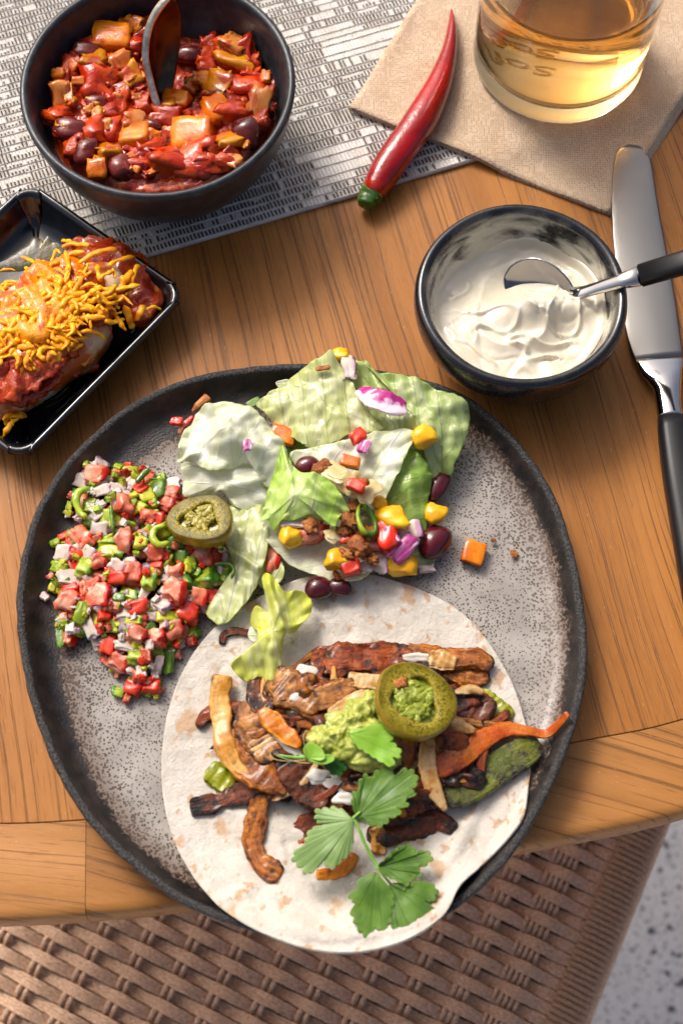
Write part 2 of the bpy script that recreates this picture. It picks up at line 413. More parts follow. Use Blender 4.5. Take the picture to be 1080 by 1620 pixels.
# ============================================================ PLACEMAT
WH = mat('mat_white_yarn', '#dad6cf', '#c9c3ba', sc1=1.0, rough=.85, bump=.5, bs=14, bd=.03, c3='#8f8678', c3s=2.2, c3lo=.62, c3hi=.72)
BL = mat('mat_dark_yarn', '#453c34', '#5c5147', sc1=3, rough=.8, vary=.2)
TN = mat('mat_tan_slub', '#a08662', '#8c7350', sc1=3, rough=.85)
m0 = at(230, 405, .3); m1 = at(740, 255, .3); mx = (m1-m0).normalized(); my = Vector((-mx.y, mx.x, 0))
placemat = empty('placemat', (m0.x, m0.y, 0)); prop(placemat, 'woven black and white placemat under the chili bowl', 'placemat')
mxl = lambda u, v, z: (mx.x*u+my.x*v, mx.y*u+my.y*v, z)
U0, U1, VH = -22.0, 44.0, 34.0
def boxes(name, L, m, parent):
    """L: (u0,u1,v0,v1,z0,z1,skew) boxes with a raised middle, joined"""
    V = []; F = []
    for (u0, u1, v0, v1, z0, z1, sk) in L:
        b_ = len(V); um = (u0+u1)/2
        for (u, z) in ((u0, z0), (um, z1), (u1, z0)):
            for v in (v0, v1): V.append(mxl(u+sk*(v-v0), v, z))
        F += [(b_, b_+2, b_+3, b_+1), (b_+2, b_+4, b_+5, b_+3), (b_, b_+4, b_+2), (b_+1, b_+3, b_+5)]
    o = link(name, mesh(name, V, F, m, False), parent); return o
V = [mxl(U0, 0, .0), mxl(U1, 0, .0), mxl(U1, VH, .0), mxl(U0, VH, .0), mxl(U0, 0, .26), mxl(U1, 0, .26), mxl(U1, VH, .26), mxl(U0, VH, .26)]
ba = link('backing', mesh('backing', V, [(3, 2, 1, 0), (4, 5, 6, 7), (0, 1, 5, 4), (1, 2, 6, 5), (2, 3, 7, 6), (3, 0, 4, 7)], WH, False), placemat); bevel(ba, .08, 2)
mr = random.Random(11); bars = []; whites = []; weft = []; vv = .08
while vv < VH-1:
    rh = mr.choice([.42, .5, .58, .68, 1.1 if mr.random() < .3 else .5])
    u = U0
    while u < U1:
        pat = ns(u*.28, vv*.45, 3.3)+.45*ns(u*.9, vv*1.2, 8.1)
        if pat > -.36 and mr.random() < .93:
            l0 = vv+.05+.05*mr.random(); l1 = vv+rh-.05-(.10*mr.random()); l1 = min(l1, vv+rh-.03)
            if pat > .28: l1 = l0+(l1-l0)*.5
            bars.append((u, u+.105+.02*mr.random(), l0, l1, .255, .30, -.05))
        whites.append((u+.135, u+.198, vv+.02, vv+rh-.02, .255, .30+.015*mr.random(), -.05)) 
        u += .205+mr.uniform(-.006, .006)
    weft.append(vv); vv += rh
prop(boxes('dark_yarn', bars, BL, placemat), kind='stuff')
prop(boxes('white_yarn', whites, WH, placemat), kind='stuff')
V = []; F = []
for wv_ in weft:
    n = 160
    b_ = len(V)
    for i in range(n):
        u = U0+(U1-U0)*i/(n-1); c_ = wv_+.03*ns(u*.8, wv_*3)
        for (dv, z) in ((-.035, .26), (0, .33+.02*ns(u*5, wv_)), (.035, .26)): V.append(mxl(u, c_+dv, z))
    F += grid_faces(n, 3, False, b_)
prop(link('weft_yarn', mesh('weft_yarn', V, F, WH), placemat), kind='stuff')
for k in range(26):
    u, v_ = mr.uniform(U0+2, U1-8), mr.uniform(.5, VH-6)
    pts = [mxl(u-.05*j+.05*ns(j*.9, k), v_+j*.22, .30) for j in range(mr.randint(4, 9))]
    link('tan_slub', strip_mesh('tan_slub', pts, [.06, .16, .1, .18, .06], .08, TN, n=16, seg=6, amp=.1), placemat)

# ============================================================ NAPKIN
g = NT('napkin_paper'); v = g.co0()
c = g.mix(g.rng(g.noise(v, .6, 4), .35, .65), hx('#c6ac90'), hx('#d0b89e')); c = g.mix(g.rng(g.noise(v, 30, 2), .6, .75, 0, .25), c, hx('#94785f'))
wv = g.new('ShaderNodeVectorMath', operation='SNAP')
dots = g.rng(g.voro(g.mapv(v, (1, 1, 0)), 7.5, rand=.12), .12, .3, 0, 1)           # embossed dots in curved bands
rings = g.noise(g.mapv(v, (1, 1, 0)), .9, 1); rr_ = g.math('PINGPONG', g.math('MULTIPLY', rings, 9.0), .5); band = g.rng(rr_, .12, .26)
h = g.math('ADD', g.math('MULTIPLY', g.math('MULTIPLY', g.math('SUBTRACT', 1.0, dots), band), -1.0), g.math('MULTIPLY', g.noise(v, 12, 3), .35))
g.p(col=g.mix(g.math('MULTIPLY', g.math('MULTIPLY', g.math('SUBTRACT', 1.0, dots), band), .5), c, hx('#94765c')), rough=.9, normal=g.bump(h, 1.0, .12))  # shade in the embossed pits painted into the colour, besides the bump
NAP = g.m
zn = .38
nap = empty('paper_napkin', at(800, 150, zn)); prop(nap, 'folded tan paper napkin under the glass of amber drink', 'napkin')
nL, nB = at(552, 175, zn), at(967, 337, zn)
e1 = nB-nL; e2d = (at(664, -4, zn)-nL).normalized(); e2 = e2d*e1.length*1.04
e3 = (at(1080, 165, zn)-nB).normalized()*e1.length*1.1
cn = [nL, nB, nB+e3, nL+e2]
def mat_h(x, y):
    p = Vector((x, y, 0))-Vector((m0.x, m0.y, 0)); return .34 if p.dot(my) > 0 else .34*sstep(-1.6, 0, p.dot(my))
for ply in range(4):
    n = 46; V = []
    for i in range(n):
        for j in range(n):
            s_, t = i/(n-1), j/(n-1)
            s_ = s_*(1-.004*ply)+.002*(3-ply); t = t*(1-.003*ply)
            p = cn[0]*(1-s_)*(1-t)+cn[1]*s_*(1-t)+cn[2]*s_*t+cn[3]*(1-s_)*t
            ed = min(s_, 1-s_, t, 1-t)
            z = mat_h(p.x, p.y)+.04+ply*.055+.05*max(0, ns(p.x*.35, p.y*.35, 3))*(1+ply*.2)+.018*ns(p.x*.9, p.y*.9, 1)+(.05*ply*sstep(.05, 0, ed)*(.6+ns(p.x*.4, p.y*.4, 6)))
            q = p-Vector(nap.location)/S; off = .04*ns(p.x*.5+ply*7, p.y*.5, 2)*(ed < .001)
            V.append((q.x+off, q.y+off, z-nap.location.z/S))
    o = link('ply', mesh('ply', V, grid_faces(n, n, False, flip=True), NAP), nap); solid(o, .035, 1)
# ============================================================ PLATE
ZR = 2.0
opx = [(430, 576), (345, 586), (270, 607), (200, 642), (140, 692), (92, 745), (54, 812), (33, 885), (26, 960), (34, 1045), (54, 1130), (90, 1222),
       (142, 1304), (212, 1374), (290, 1431), (375, 1466), (450, 1484), (540, 1490), (640, 1474), (722, 1438), (800, 1366), (850, 1290), (890, 1208),
       (916, 1130), (929, 1050), (924, 960), (906, 868), (880, 790), (832, 712), (772, 650), (718, 615), (640, 592), (560, 580), (490, 575)]
OUT = spline([at(x, y, ZR) for x, y in opx], 300, True)
OUT = [Vector((p.x+.05*ns(p.x*1.3, p.y*1.3), p.y+.05*ns(p.x*1.3, p.y*1.3, 5), 0)) for p in OUT]
NO = len(OUT); PC = sum(OUT, Vector())/NO
def inset_ring(O, d, c, k=1.0):
    n = len(O); r = []
    for i in range(n):
        t = (O[(i+2) % n]-O[i-2]).normalized(); nr = Vector((-t.y, t.x, 0))
        if nr.dot(c-O[i]) < 0: nr = -nr
        r.append(O[i]+nr*d)
    return r
PPROF = [(3.2, .0), (3.0, .0), (2.2, .12), (1.1, .62), (.35, 1.25), (.06, 1.7), (0, 1.88), (.06, 2.0), (.16, 2.04), (.29, 2.01), (.40, 1.93), (.52, 1.76), (.66, 1.48), (.86, 1.2), (1.1, 1.01), (1.5, .89), (2.2, .81), (2.8, .76), (3.4, .73)]
V = []; D = []; AG = []
for k, (d, z) in enumerate(PPROF):
    ring = inset_ring(OUT, d, PC)
    for i, p in enumerate(ring):
        zz = z+(.05*ns(p.x*.35, p.y*.35, 7) if z > .5 else 0)+(.03*ns(p.x*2.3, p.y*2.3, 3) if 4 < k < 13 else 0)
        V.append((p.x, p.y, zz)); D.append(d if k >= 6 else -.4); 
nf = 9
last = inset_ring(OUT, 3.4, PC)
for k in range(1, nf+1):
    t = k/nf
    for i, p in enumerate(last):
        q = p.lerp(PC, t*.995); V.append((q.x, q.y, .73-.04*t+.015*ns(q.x*.4, q.y*.4))); D.append(3.4+6*t)
F = grid_faces(len(PPROF)+nf, NO, True)
F.append(tuple(range(NO))[::-1]); F.append(tuple(range(len(V)-NO, len(V))))
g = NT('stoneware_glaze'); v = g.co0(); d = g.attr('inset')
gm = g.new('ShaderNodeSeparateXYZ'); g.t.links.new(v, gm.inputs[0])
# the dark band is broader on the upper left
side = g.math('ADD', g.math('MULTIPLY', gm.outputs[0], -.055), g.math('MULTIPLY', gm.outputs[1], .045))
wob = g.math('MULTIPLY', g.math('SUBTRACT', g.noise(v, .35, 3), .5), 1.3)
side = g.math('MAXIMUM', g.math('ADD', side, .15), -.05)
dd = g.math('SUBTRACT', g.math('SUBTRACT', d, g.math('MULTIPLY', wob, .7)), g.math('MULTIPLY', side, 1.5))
white = g.mix(g.rng(g.noise(v, .5, 4), .35, .65), hx('#857f78'), hx('#9d978f'))
edgec = g.mix(g.rng(dd, 1.1, 2.4), hx('#76695f'), white)
lowf = g.math('MULTIPLY', g.math('SUBTRACT', g.noise(g.mapv(v, loc=(3, 1, 0)), .45, 3), .5), .55)
sp1 = g.math('ADD', g.math('ADD', g.voro(v, 7.5), lowf), g.math('MULTIPLY', g.noise(v, 4, 2), .25)); th = g.rng(dd, .85, 3.0, .62, .43, False)
n1 = g.math('LESS_THAN', sp1, th)
sp2 = g.math('ADD', g.voro(g.mapv(v, loc=(3, 3, 3)), 4.3), g.math('MULTIPLY', g.noise(v, 3, 2), .3)); th2 = g.rng(dd, .85, 3.0, .52, .34, False)
n2 = g.math('LESS_THAN', sp2, th2)
spk = g.mix(g.noise(v, 5, 1), hx('#4a3829'), hx('#33271f'))
surf = g.mix(g.math('MULTIPLY', g.math('MAXIMUM', n1, n2), g.rng(g.noise(v, 2.2, 2), .3, .6, .6, 1)), edgec, spk)
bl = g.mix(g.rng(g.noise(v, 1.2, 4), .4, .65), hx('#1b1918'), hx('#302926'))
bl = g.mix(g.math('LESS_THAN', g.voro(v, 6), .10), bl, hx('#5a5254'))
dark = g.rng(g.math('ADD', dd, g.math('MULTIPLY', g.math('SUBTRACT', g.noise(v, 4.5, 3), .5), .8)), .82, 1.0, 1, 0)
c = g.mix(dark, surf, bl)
lip = g.rng(d, .32, .48, 1, 0); c = g.mix(lip, c, g.mix(g.rng(g.noise(v, 9, 3), .45, .62), hx('#181716'), hx('#454240')))
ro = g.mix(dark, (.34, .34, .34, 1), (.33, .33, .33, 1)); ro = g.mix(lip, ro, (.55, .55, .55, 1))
hb = g.math('MULTIPLY', g.noise(v, 9, 4, .65), g.math('ADD', g.math('MULTIPLY', lip, 1.0), g.math('ADD', g.math('MULTIPLY', dark, .35), .06)))
g.p(col=c, rough=ro, spec=.5, normal=g.bump(hb, .8, .10))
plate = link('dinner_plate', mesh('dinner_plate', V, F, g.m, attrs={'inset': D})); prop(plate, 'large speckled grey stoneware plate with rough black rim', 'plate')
OUTN = np.array([(p.x, p.y) for p in OUT]); innerp = [(d, z) for d, z in PPROF if d >= .2][-11:]
IX = np.array([a for a, b in PPROF[8:]]+[9.4]); IZ = np.array([b for a, b in PPROF[8:]]+[.69])
def plate_in(x, y):
    dv = np.hypot(OUTN[:, 0]-x, OUTN[:, 1]-y); i = int(dv.argmin()); d = float(dv[i])
    ins = math.hypot(x-PC.x, y-PC.y) < math.hypot(OUTN[i, 0]-PC.x, OUTN[i, 1]-PC.y)
    return d if ins else -d
def plate_h(x, y):
    d = plate_in(x, y)
    if d < 0: return max(0.0, 2.05+d*2)
    return float(np.interp(d, IX, IZ)) if d > .2 else 2.05
def on(px, py, hf, lift=0.0):
    z = 1.0
    for _ in range(6):
        p = at(px, py, z); z = hf(p.x, p.y)+lift
    p = at(px, py, z); return p

# ============================================================ TORTILLA
tpx = [(560, 906), (620, 918), (690, 946), (745, 985), (790, 1045), (818, 1105), (835, 1170), (838, 1225), (828, 1290), (808, 1325), (770, 1365), (728, 1402),
       (700, 1450), (645, 1488), (570, 1508), (490, 1504), (405, 1472), (340, 1428), (292, 1365), (266, 1300), (256, 1225), (262, 1150), (280, 1085), (310, 1030), (350, 985), (410, 945), (480, 915)]
tz = [1.2, 1.1, 1.0, 1.0, 1.0, 1.05, 1.1, 1.25, 1.2, 1.1, 1.5, 2.3, 2.7, 2.8, 2.7, 2.7, 2.5, 1.9, 1.3, 1.1, 1.0, 1.0, 1.0, 1.0, 1.1, 1.2, 1.25]
TO = spline([at(x, y, z) for (x, y), z in zip(tpx, tz)], 240, True)
TC = Vector((sum(p.x for p in TO)/240, sum(p.y for p in TO)/240, 1.0))
NR = 84; V = []; RH = []
def tort_wave(x, y, rho):
    return .2*ns(x*.28+4, y*.28, 1.5)+.12*ns(x*.75, y*.75, 4)-.07*max(0, 1-abs(ns(x*.35+2, y*.35, 7))/.09)+.05*rho*rho*ns(x*1.1, y*1.1, 9)
def tort_z(x, y, rho, ze):
    base = plate_h(x, y)+.16
    z = base+.10+max(-.05, tort_wave(x, y, rho))
    k = rho**5
    return max(z*(1-k)+ze*k, base)
for i in range(NR+1):
    rho = 1-(i/NR)**1.15
    for j, p in enumerate(TO):
        x, y = TC.x+(p.x-TC.x)*rho, TC.y+(p.y-TC.y)*rho
        V.append((x, y, tort_z(x, y, rho, p.z) if i < NR else tort_z(x, y, 0, p.z))); RH.append(rho)
# creases running from the filling to the rim
cre = [((500, 1330), (330, 1270), .10), ((420, 1400), (330, 1440), .08), ((770, 1250), (690, 1400), .16), ((700, 1330), (640, 1440), .10), ((460, 1250), (345, 1255), .07), ((430, 1300), (455, 1400), .10)]
VV = []
for (x, y, z) in V:
    for (a, b_, h) in cre:
        A = at(*a, 1.3); B = at(*b_, 1.3); ab = Vector((B.x-A.x, B.y-A.y)); ap = Vector((x-A.x, y-A.y)); t = min(max(ap.dot(ab)/ab.dot(ab), 0), 1)
        dd_ = (ap-ab*t).length; z += h*1.6*math.exp(-(dd_/.28)**2)*math.sin(math.pi*min(max(t, .02), .98))
    VV.append((x, y, z+.025*ns(x*2.2, y*2.2, 3)+.012*ns(x*5, y*5, 3)))
g = NT('tortilla'); v = g.co0()
c = g.mix(g.rng(g.noise(v, .7, 4), .35, .65), hx('#bdb6aa'), hx('#c9c2b7')); c = g.mix(g.rng(g.noise(v, 3.2, 4), .5, .75, 0, .5), c, hx('#dad5ca'))
br = g.noise(g.mapv(v, (.75, .5, 1), rot=(0, 0, .3), loc=(2, 5, 0)), 1.0, 3, .5); c = g.mix(g.rng(br, .59, .66, 0, .6), c, hx('#b08350'))
br2 = g.noise(g.mapv(v, (.6, .45, 1), loc=(12, 3, 0)), 2.6, 3, .5); c = g.mix(g.rng(br2, .60, .66, 0, .6), c, hx('#a87a48'))
c = g.mix(g.math('MULTIPLY', g.rng(g.noise(g.mapv(v, loc=(9, 9, 9)), 11, 2), .70, .76), .35), c, hx('#93765a'))
hh = g.math('ADD', g.math('MULTIPLY', g.noise(v, 2.6, 6, .62, .4), 1.0), g.math('MULTIPLY', g.noise(v, 9, 3), .35))
g.p(col=c, rough=.75, sss=.12, sssr=(1, .7, .4), ssss=.08*S, spec=.25, normal=g.bump(hh, .9, .10))
tort = link('flour_tortilla', mesh('flour_tortilla', VV, grid_faces(NR+1, 240, True, flip=False), g.m, attrs={'rho': RH})); solid(tort, .14, -1)
prop(tort, 'open round flour tortilla lying on the plate and over its front rim', 'tortilla')
TON = np.array([(p.x, p.y) for p in TO])
VVN = np.array(VV); TREE = None
from mathutils.kdtree import KDTree
TREE = KDTree(len(VV))
for i, q in enumerate(VV): TREE.insert((q[0], q[1], 0), i)
TREE.balance()
def inside(px, py, poly):
    c = False; n = len(poly)
    for i in range(n):
        x1, y1 = poly[i][0], poly[i][1]; x2, y2 = poly[(i+1) % n][0], poly[(i+1) % n][1]
        if (y1 > py) != (y2 > py) and px < (x2-x1)*(py-y1)/(y2-y1)+x1: c = not c
    return c
def food_h(x, y):
    """top of plate or tortilla"""
    co, i, dd_ = TREE.find((x, y, 0))
    if dd_ < .35: return VV[i][2]
    return plate_h(x, y)

# ============================================================ BOWLS
def bowl_at(px, py, rz, rpx):
    c_ = at(px, py, rz); return Vector((c_.x, c_.y, 0)), rpx/ppc(px, py, rz)
# chili bowl: dark matt stoneware with a speckled light well
CB, CR = bowl_at(250.5, 137, 6.0, 217)
g = NT('chili_bowl_glaze'); v = g.co0(); al = g.attr('along')
dk = g.mix(g.rng(g.noise(v, 1.5, 4), .4, .65), hx('#24262a'), hx('#33363b'))
lt = g.mix(g.rng(g.math('ADD', g.voro(v, 6), g.math('MULTIPLY', g.noise(v, 4, 2), .3)), .38, .46), hx('#3c3128'), hx('#a39788'))
sp = g.rng(g.math('ADD', al, g.math('MULTIPLY', g.math('SUBTRACT', g.noise(v, 2.4, 3), .5), .10)), .765, .80)
c = g.mix(sp, dk, lt)
g.p(col=c, rough=g.rng(g.noise(v, 3, 4), .3, .7, .34, .46), spec=.5, normal=g.bump(g.noise(v, 8, 4), .25, .04))
k = CR/7.0
prof = dense([(0, .35), (3.2*k, .35), (3.4*k, .0), (3.9*k, .0), (4.2*k, .3), (5.4*k, 1.5), (6.45*k, 3.4), (6.9*k, 5.2), (7.0*k, 5.85), (6.93*k, 6.03), (6.75*k, 6.06), (6.6*k, 5.9), (6.45*k, 5.2), (6.05*k, 3.6), (5.0*k, 1.9), (3.2*k, 1.0), (0, .8)], 5)
cb = link('chili_bowl', lathe('chili_bowl', prof, g.m, 128, .006, 2.0), loc=(CB.x, CB.y, .34)); prop(cb, 'dark stoneware bowl of red bean chili on the placemat', 'bowl')
# sauce bowl: thick glossy black
SB, SR = bowl_at(825, 463, 4.6, 170)
g = NT('black_gloss_glaze'); v = g.co0(); al = g.attr('along')
bk = g.mix(g.rng(g.noise(v, 1.5, 4), .5, .7), hx('#131417'), hx('#1f2327'))
sx = g.new('ShaderNodeSeparateXYZ'); g.t.links.new(v, sx.inputs[0])
sm = g.noise(g.mapv(v, (.5, .5, 1.2), rot=(0, 0, .5)), 1.0, 3, .5, .35)
mk = g.math('MULTIPLY', g.rng(al, .55, .63), g.rng(g.math('ADD', sm, g.math('MULTIPLY', g.math('SUBTRACT', al, .62), 1.2)), .34, .60))
lipsm = g.math('MULTIPLY', g.rng(al, .52, .56), g.rng(g.math('ADD', g.math('MULTIPLY', sx.outputs[1], .12), g.math('MULTIPLY', g.noise(v, .5, 2), .5)), .78, .86)); 
mk = g.math('MULTIPLY', mk, .85)
c = g.mix(mk, bk, hx('#d9d2bd')); g.p(col=c, rough=g.rng(g.noise(v, 5, 3), .3, .7, .16, .3), spec=.5, coat=.3, coatr=.1, normal=g.bump(g.math('ADD', g.math('MULTIPLY', g.noise(v, 6, 3), .25), g.math('MULTIPLY', mk, .4)), .3, .05))
k = SR/5.2
prof = dense([(0, .3), (2.2*k, .3), (2.5*k, .0), (3.0*k, .0), (3.7*k, .5), (4.7*k, 1.9), (5.12*k, 3.2), (5.2*k, 4.1), (5.08*k, 4.55), (4.88*k, 4.68), (4.66*k, 4.55), (4.52*k, 4.2), (4.3*k, 3.3), (3.6*k, 1.8), (2.3*k, 1.0), (0, .75)], 5)
sb = link('sauce_bowl', lathe('sauce_bowl', prof, g.m, 128, .012, 5.0), loc=(SB.x, SB.y, 0)); prop(sb, 'small glossy black bowl of pale cream sauce beside the knife', 'bowl')
# cream: swirled height field
NRr, NA = 60, 160; V = []
RC = 4.28*k
for i in range(NRr+1):
    rho = 1-i/NRr
    for j in range(NA):
        a = 2*math.pi*j/NA; x, y = RC*rho*math.cos(a), RC*rho*math.sin(a)
        wx, wy = x+.9*ns(x*.35, y*.35, 1), y+.9*ns(x*.35, y*.35, 6)
        # scooped hollow at the far left, folds towards the front
        z = 2.75-.10*x*.0 + .35*sstep(-2, 3, -y+.4*x)
        hol = math.exp(-(((x+.5)/2.9)**2+((y-2.3)/1.9)**2)); z -= .75*hol
        rr = math.hypot(wx-.6, wy+.4); fold = abs(math.sin(rr*1.25+math.atan2(wy+.4, wx-.6)*1.0)); z += .32*(1-fold)**1.4*sstep(4.3, 2.4, rho*RC)*(1-.8*hol)
        r2 = abs(ns(wx*.55+3, wy*.8, 2.2)); z += .42*math.exp(-(r2/.06)**2)*(1-hol)*sstep(4.2, 3, rho*RC)*.55
        z += .22*ns(x*.6, y*.6, 5)+.05*(1-hol)*abs(ns(wx*1.5, wy*1.1, 5))-.10*(1-hol)*max(0, 1-abs(ns(wx*.5+4, wy*.7, 9))/.07)+.012*ns(x*5, y*5, 5)
        z += 1.35*math.exp(-(((x-1.0)/1.8)**2+((y+.15)/.8)**2))
        z += sstep(.90, 1.0, rho)*(.25 if y < 0 else .5)+sstep(.965, 1.0, rho)*-.1
        V.append((x*(1+.0), y, z))
g = NT('cream_sauce'); v = g.co0(); sx = g.new('ShaderNodeSeparateXYZ'); g.t.links.new(v, sx.inputs[0])
c = g.mix(g.rng(g.noise(v, .5, 3), .35, .65), hx('#d0c8b3'), hx('#d8d1c0'))
zone = g.rng(g.noise(g.mapv(v, loc=(1.4, 2.0, 0)), .55, 2), .5, .6); zone = g.math('MULTIPLY', zone, g.rng(sx.outputs[1], -.4, -2.2))
spk = g.math('MULTIPLY', g.math('LESS_THAN', g.math('ADD', g.voro(v, 11), g.math('MULTIPLY', g.noise(v, 6), .3)), .34), zone)
c = g.mix(g.math('MULTIPLY', zone, .22), c, hx('#c58f5c')); c = g.mix(g.math('MULTIPLY', spk, .75), c, hx('#a8532a'))
g.p(col=c, rough=.22, sss=.18, sssr=(1, .75, .4), ssss=.15*S, coat=.2, coatr=.1, spec=.45)
cream = link('cream_sauce', mesh('cream_sauce', V, grid_faces(NRr+1, NA, True), g.m), loc=(SB.x, SB.y, 0)); prop(cream, 'swirled pale cream sauce with paprika specks in the small black bowl', 'sauce')
for f in cream.data.polygons: pass

# ============================================================ ENCHILADA DISH
g = NT('black_satin_glaze'); v = g.co0()
g.p(col=g.mix(g.rng(g.noise(v, 1.2, 4), .45, .7), hx('#0f1114'), hx('#191c21')), rough=.2, spec=.5, coat=.4, coatr=.12, normal=g.bump(g.noise(v, 1.5, 3), .12, .08))
dz = 2.0
dc = [at(46, 285, dz), at(300, 463, dz), at(34, 733, dz)]; A, B, C_ = dc; D_ = A+(C_-B)
def roundpoly(P, r, n=10):
    O = []
    m_ = len(P)
    for i in range(m_):
        a, b_, c_ = P[i-1], P[i], P[(i+1) % m_]; d1 = (a-b_).normalized(); d2 = (c_-b_).normalized()
        for q in range(n+1):
            t = q/n; O.append((b_+d1*r)*(1-t)**2+b_*2*t*(1-t)+(b_+d2*r)*t*t)
    return O
DO = spline([Vector((p.x, p.y, 0)) for p in roundpoly([A, B, C_, D_], 1.5)], 200, True); DC = sum(DO, Vector())/200
DP = [(1.7, .0), (1.5, .0), (.5, .7), (.08, 1.7), (0, 1.95), (.07, 2.07), (.2, 2.1), (.33, 2.04), (.45, 1.85), (.75, 1.2), (1.05, .75), (1.4, .55), (1.9, .48)]
V = []
def dring(d):
    q = inset_ring([A, B, C_, D_], 0, DC); u_ = (B-A).normalized(); w_ = (C_-B).normalized()
    K = [A+(u_+w_)*d, B+(w_-u_)*d, C_-(u_+w_)*d, D_+(u_-w_)*d]
    return spline([Vector((p.x, p.y, 0)) for p in roundpoly(K, max(.3, 1.45-d*.75))], 200, True)
for d, z in DP:
    for p in dring(d): V.append((p.x-DC.x, p.y-DC.y, z+.03*ns(p.x*.4, p.y*.4, 4)))
l2 = dring(1.9)
for t in (.3, .7, .99):
    for p in l2: q = p.lerp(DC, t); V.append((q.x-DC.x, q.y-DC.y, .48-.02*t))
F = grid_faces(len(DP)+3, 200, True); F.append(tuple(range(200))[::-1]); F.append(tuple(range(len(V)-200, len(V))))
dish = link('rectangular_dish', mesh('rectangular_dish', V, F, g.m), loc=(DC.x, DC.y, .02)); prop(dish, 'black rectangular dish holding a cheese topped enchilada, at left', 'dish')

# ============================================================ CUTLERY
STEEL = mat('brushed_steel', '#8f8d89', rough=.36, metal=1.0, bump=.12, bs=3, bd=.02, stretch=(30, 1, 1))
STEEL_P = mat('polished_steel', '#c4c2bf', rough=.1, metal=1.0)
STEEL_W = mat('warm_steel', '#f4ead4', rough=.34, metal=1.0, c2='#c4baa5', sc1=1.5)
STEEL_S = mat('spoon_steel', '#8f8d90', rough=.14, metal=1.0)
STEEL_D = mat('shaded_spoon_steel', '#4a4038', rough=.3, metal=1.0, c2='#63503c', sc1=1.0)  # dark reflections of the spoon's hollow put into the steel colour
BLACKP = mat('black_handle', '#141416', rough=.42, bump=.15, bs=20, bd=.02)
# knife
kz = 0.3
kn = empty('table_knife', at(1040, 560, 0)); prop(kn, 'steel table knife with black handle right of the cream bowl', 'knife')
KO = Vector(kn.location)/S
def sect(name, cl, m, parent, org, secs=18, n=None, flat=2.2):
    """loft: cl = [(point, width, thickness)]"""
    V = []; N_ = len(cl)
    for i, (p, wd_, th_) in enumerate(cl):
        d = (cl[min(i+1, N_-1)][0]-cl[max(i-1, 0)][0]).normalized(); s_ = d.cross(Vector((0, 0, 1))).normalized(); u = s_.cross(d)
        for j in range(secs):
            a = 2*math.pi*j/secs; ca, sa = math.cos(a), math.sin(a)
            V.append(tuple(p+s_*math.copysign(abs(ca)**(2/flat), ca)*wd_/2+u*math.copysign(abs(sa)**(2/flat), sa)*th_/2-org))
    F = grid_faces(N_, secs, True); F += [tuple(range(secs))[::-1], tuple(range((N_-1)*secs, N_*secs))]
    return link(name, mesh(name, V, F, m), parent)
def edgepair(L, z):   # (left px, right px) -> centre, width
    o = []
    for (x1, y1, x2, y2, zz, th) in L:
        a = at(x1, y1, zz); b_ = at(x2, y2, zz); o.append(((a+b_)/2, (a-b_).length, th))
    return o
bladeL = [(992, 230, 1010, 229, .28, .05), (983, 234, 1019, 231, .28, .06), (975, 244, 1025, 240, .28, .08), (970, 262, 1030, 258, .3, .1), (967.5, 290, 1034, 285, .3, .12), (967, 330, 1040, 323, .32, .14),
          (969, 380, 1049, 372, .35, .16), (974, 430, 1058, 420, .38, .18), (982, 490, 1068, 478, .42, .2), (991, 535, 1074, 522, .45, .22), (999, 560, 1078, 548, .47, .24), (1005, 573, 1079, 562, .5, .26)]
def smoothL(L, n):
    pts = [(a, w_, t_) for a, w_, t_ in edgepair(L, 0)]
    P4 = [Vector((a.x, a.y, a.z)) for a, _, _ in pts]; sp_ = spline(P4, n)
    out = []; dl = [0]
    for i in range(1, len(P4)): dl.append(dl[-1]+(P4[i]-P4[i-1]).length)
    ds = [0]
    for i in range(1, n): ds.append(ds[-1]+(sp_[i]-sp_[i-1]).length)
    ds = [d*dl[-1]/ds[-1] for d in ds]
    W_ = np.interp(ds, dl, [q[1] for q in pts]); T_ = np.interp(ds, dl, [q[2] for q in pts])
    return [(sp_[i], float(W_[i]), float(T_[i])) for i in range(n)]
bl_ = sect('blade', smoothL(bladeL, 40), STEEL, kn, KO, 20, flat=1.6)
neckL = [(1005, 573, 1079, 562, .5, .26), (1012, 590, 1079, 580, .55, .45), (1022, 602, 1078, 594, .6, .7), (1032, 618, 1076, 612, .65, .85), (1036, 640, 1076, 634, .7, .9), (1040, 665, 1080, 659, .75, .95)]
sect('bolster', smoothL(neckL, 20), STEEL_P, kn, KO, 24)
handL = [(1040, 664, 1081, 658, .75, 1.0), (1042, 700, 1089, 694, .8, 1.2), (1049, 760, 1103, 752, .85, 1.3), (1060, 830, 1120, 822, .85, 1.3), (1085, 980, 1150, 968, .8, 1.2), (1105, 1080, 1172, 1066, .75, 1.0)]
sect('handle', smoothL(handL, 24), BLACKP, kn, KO, 20, flat=3)
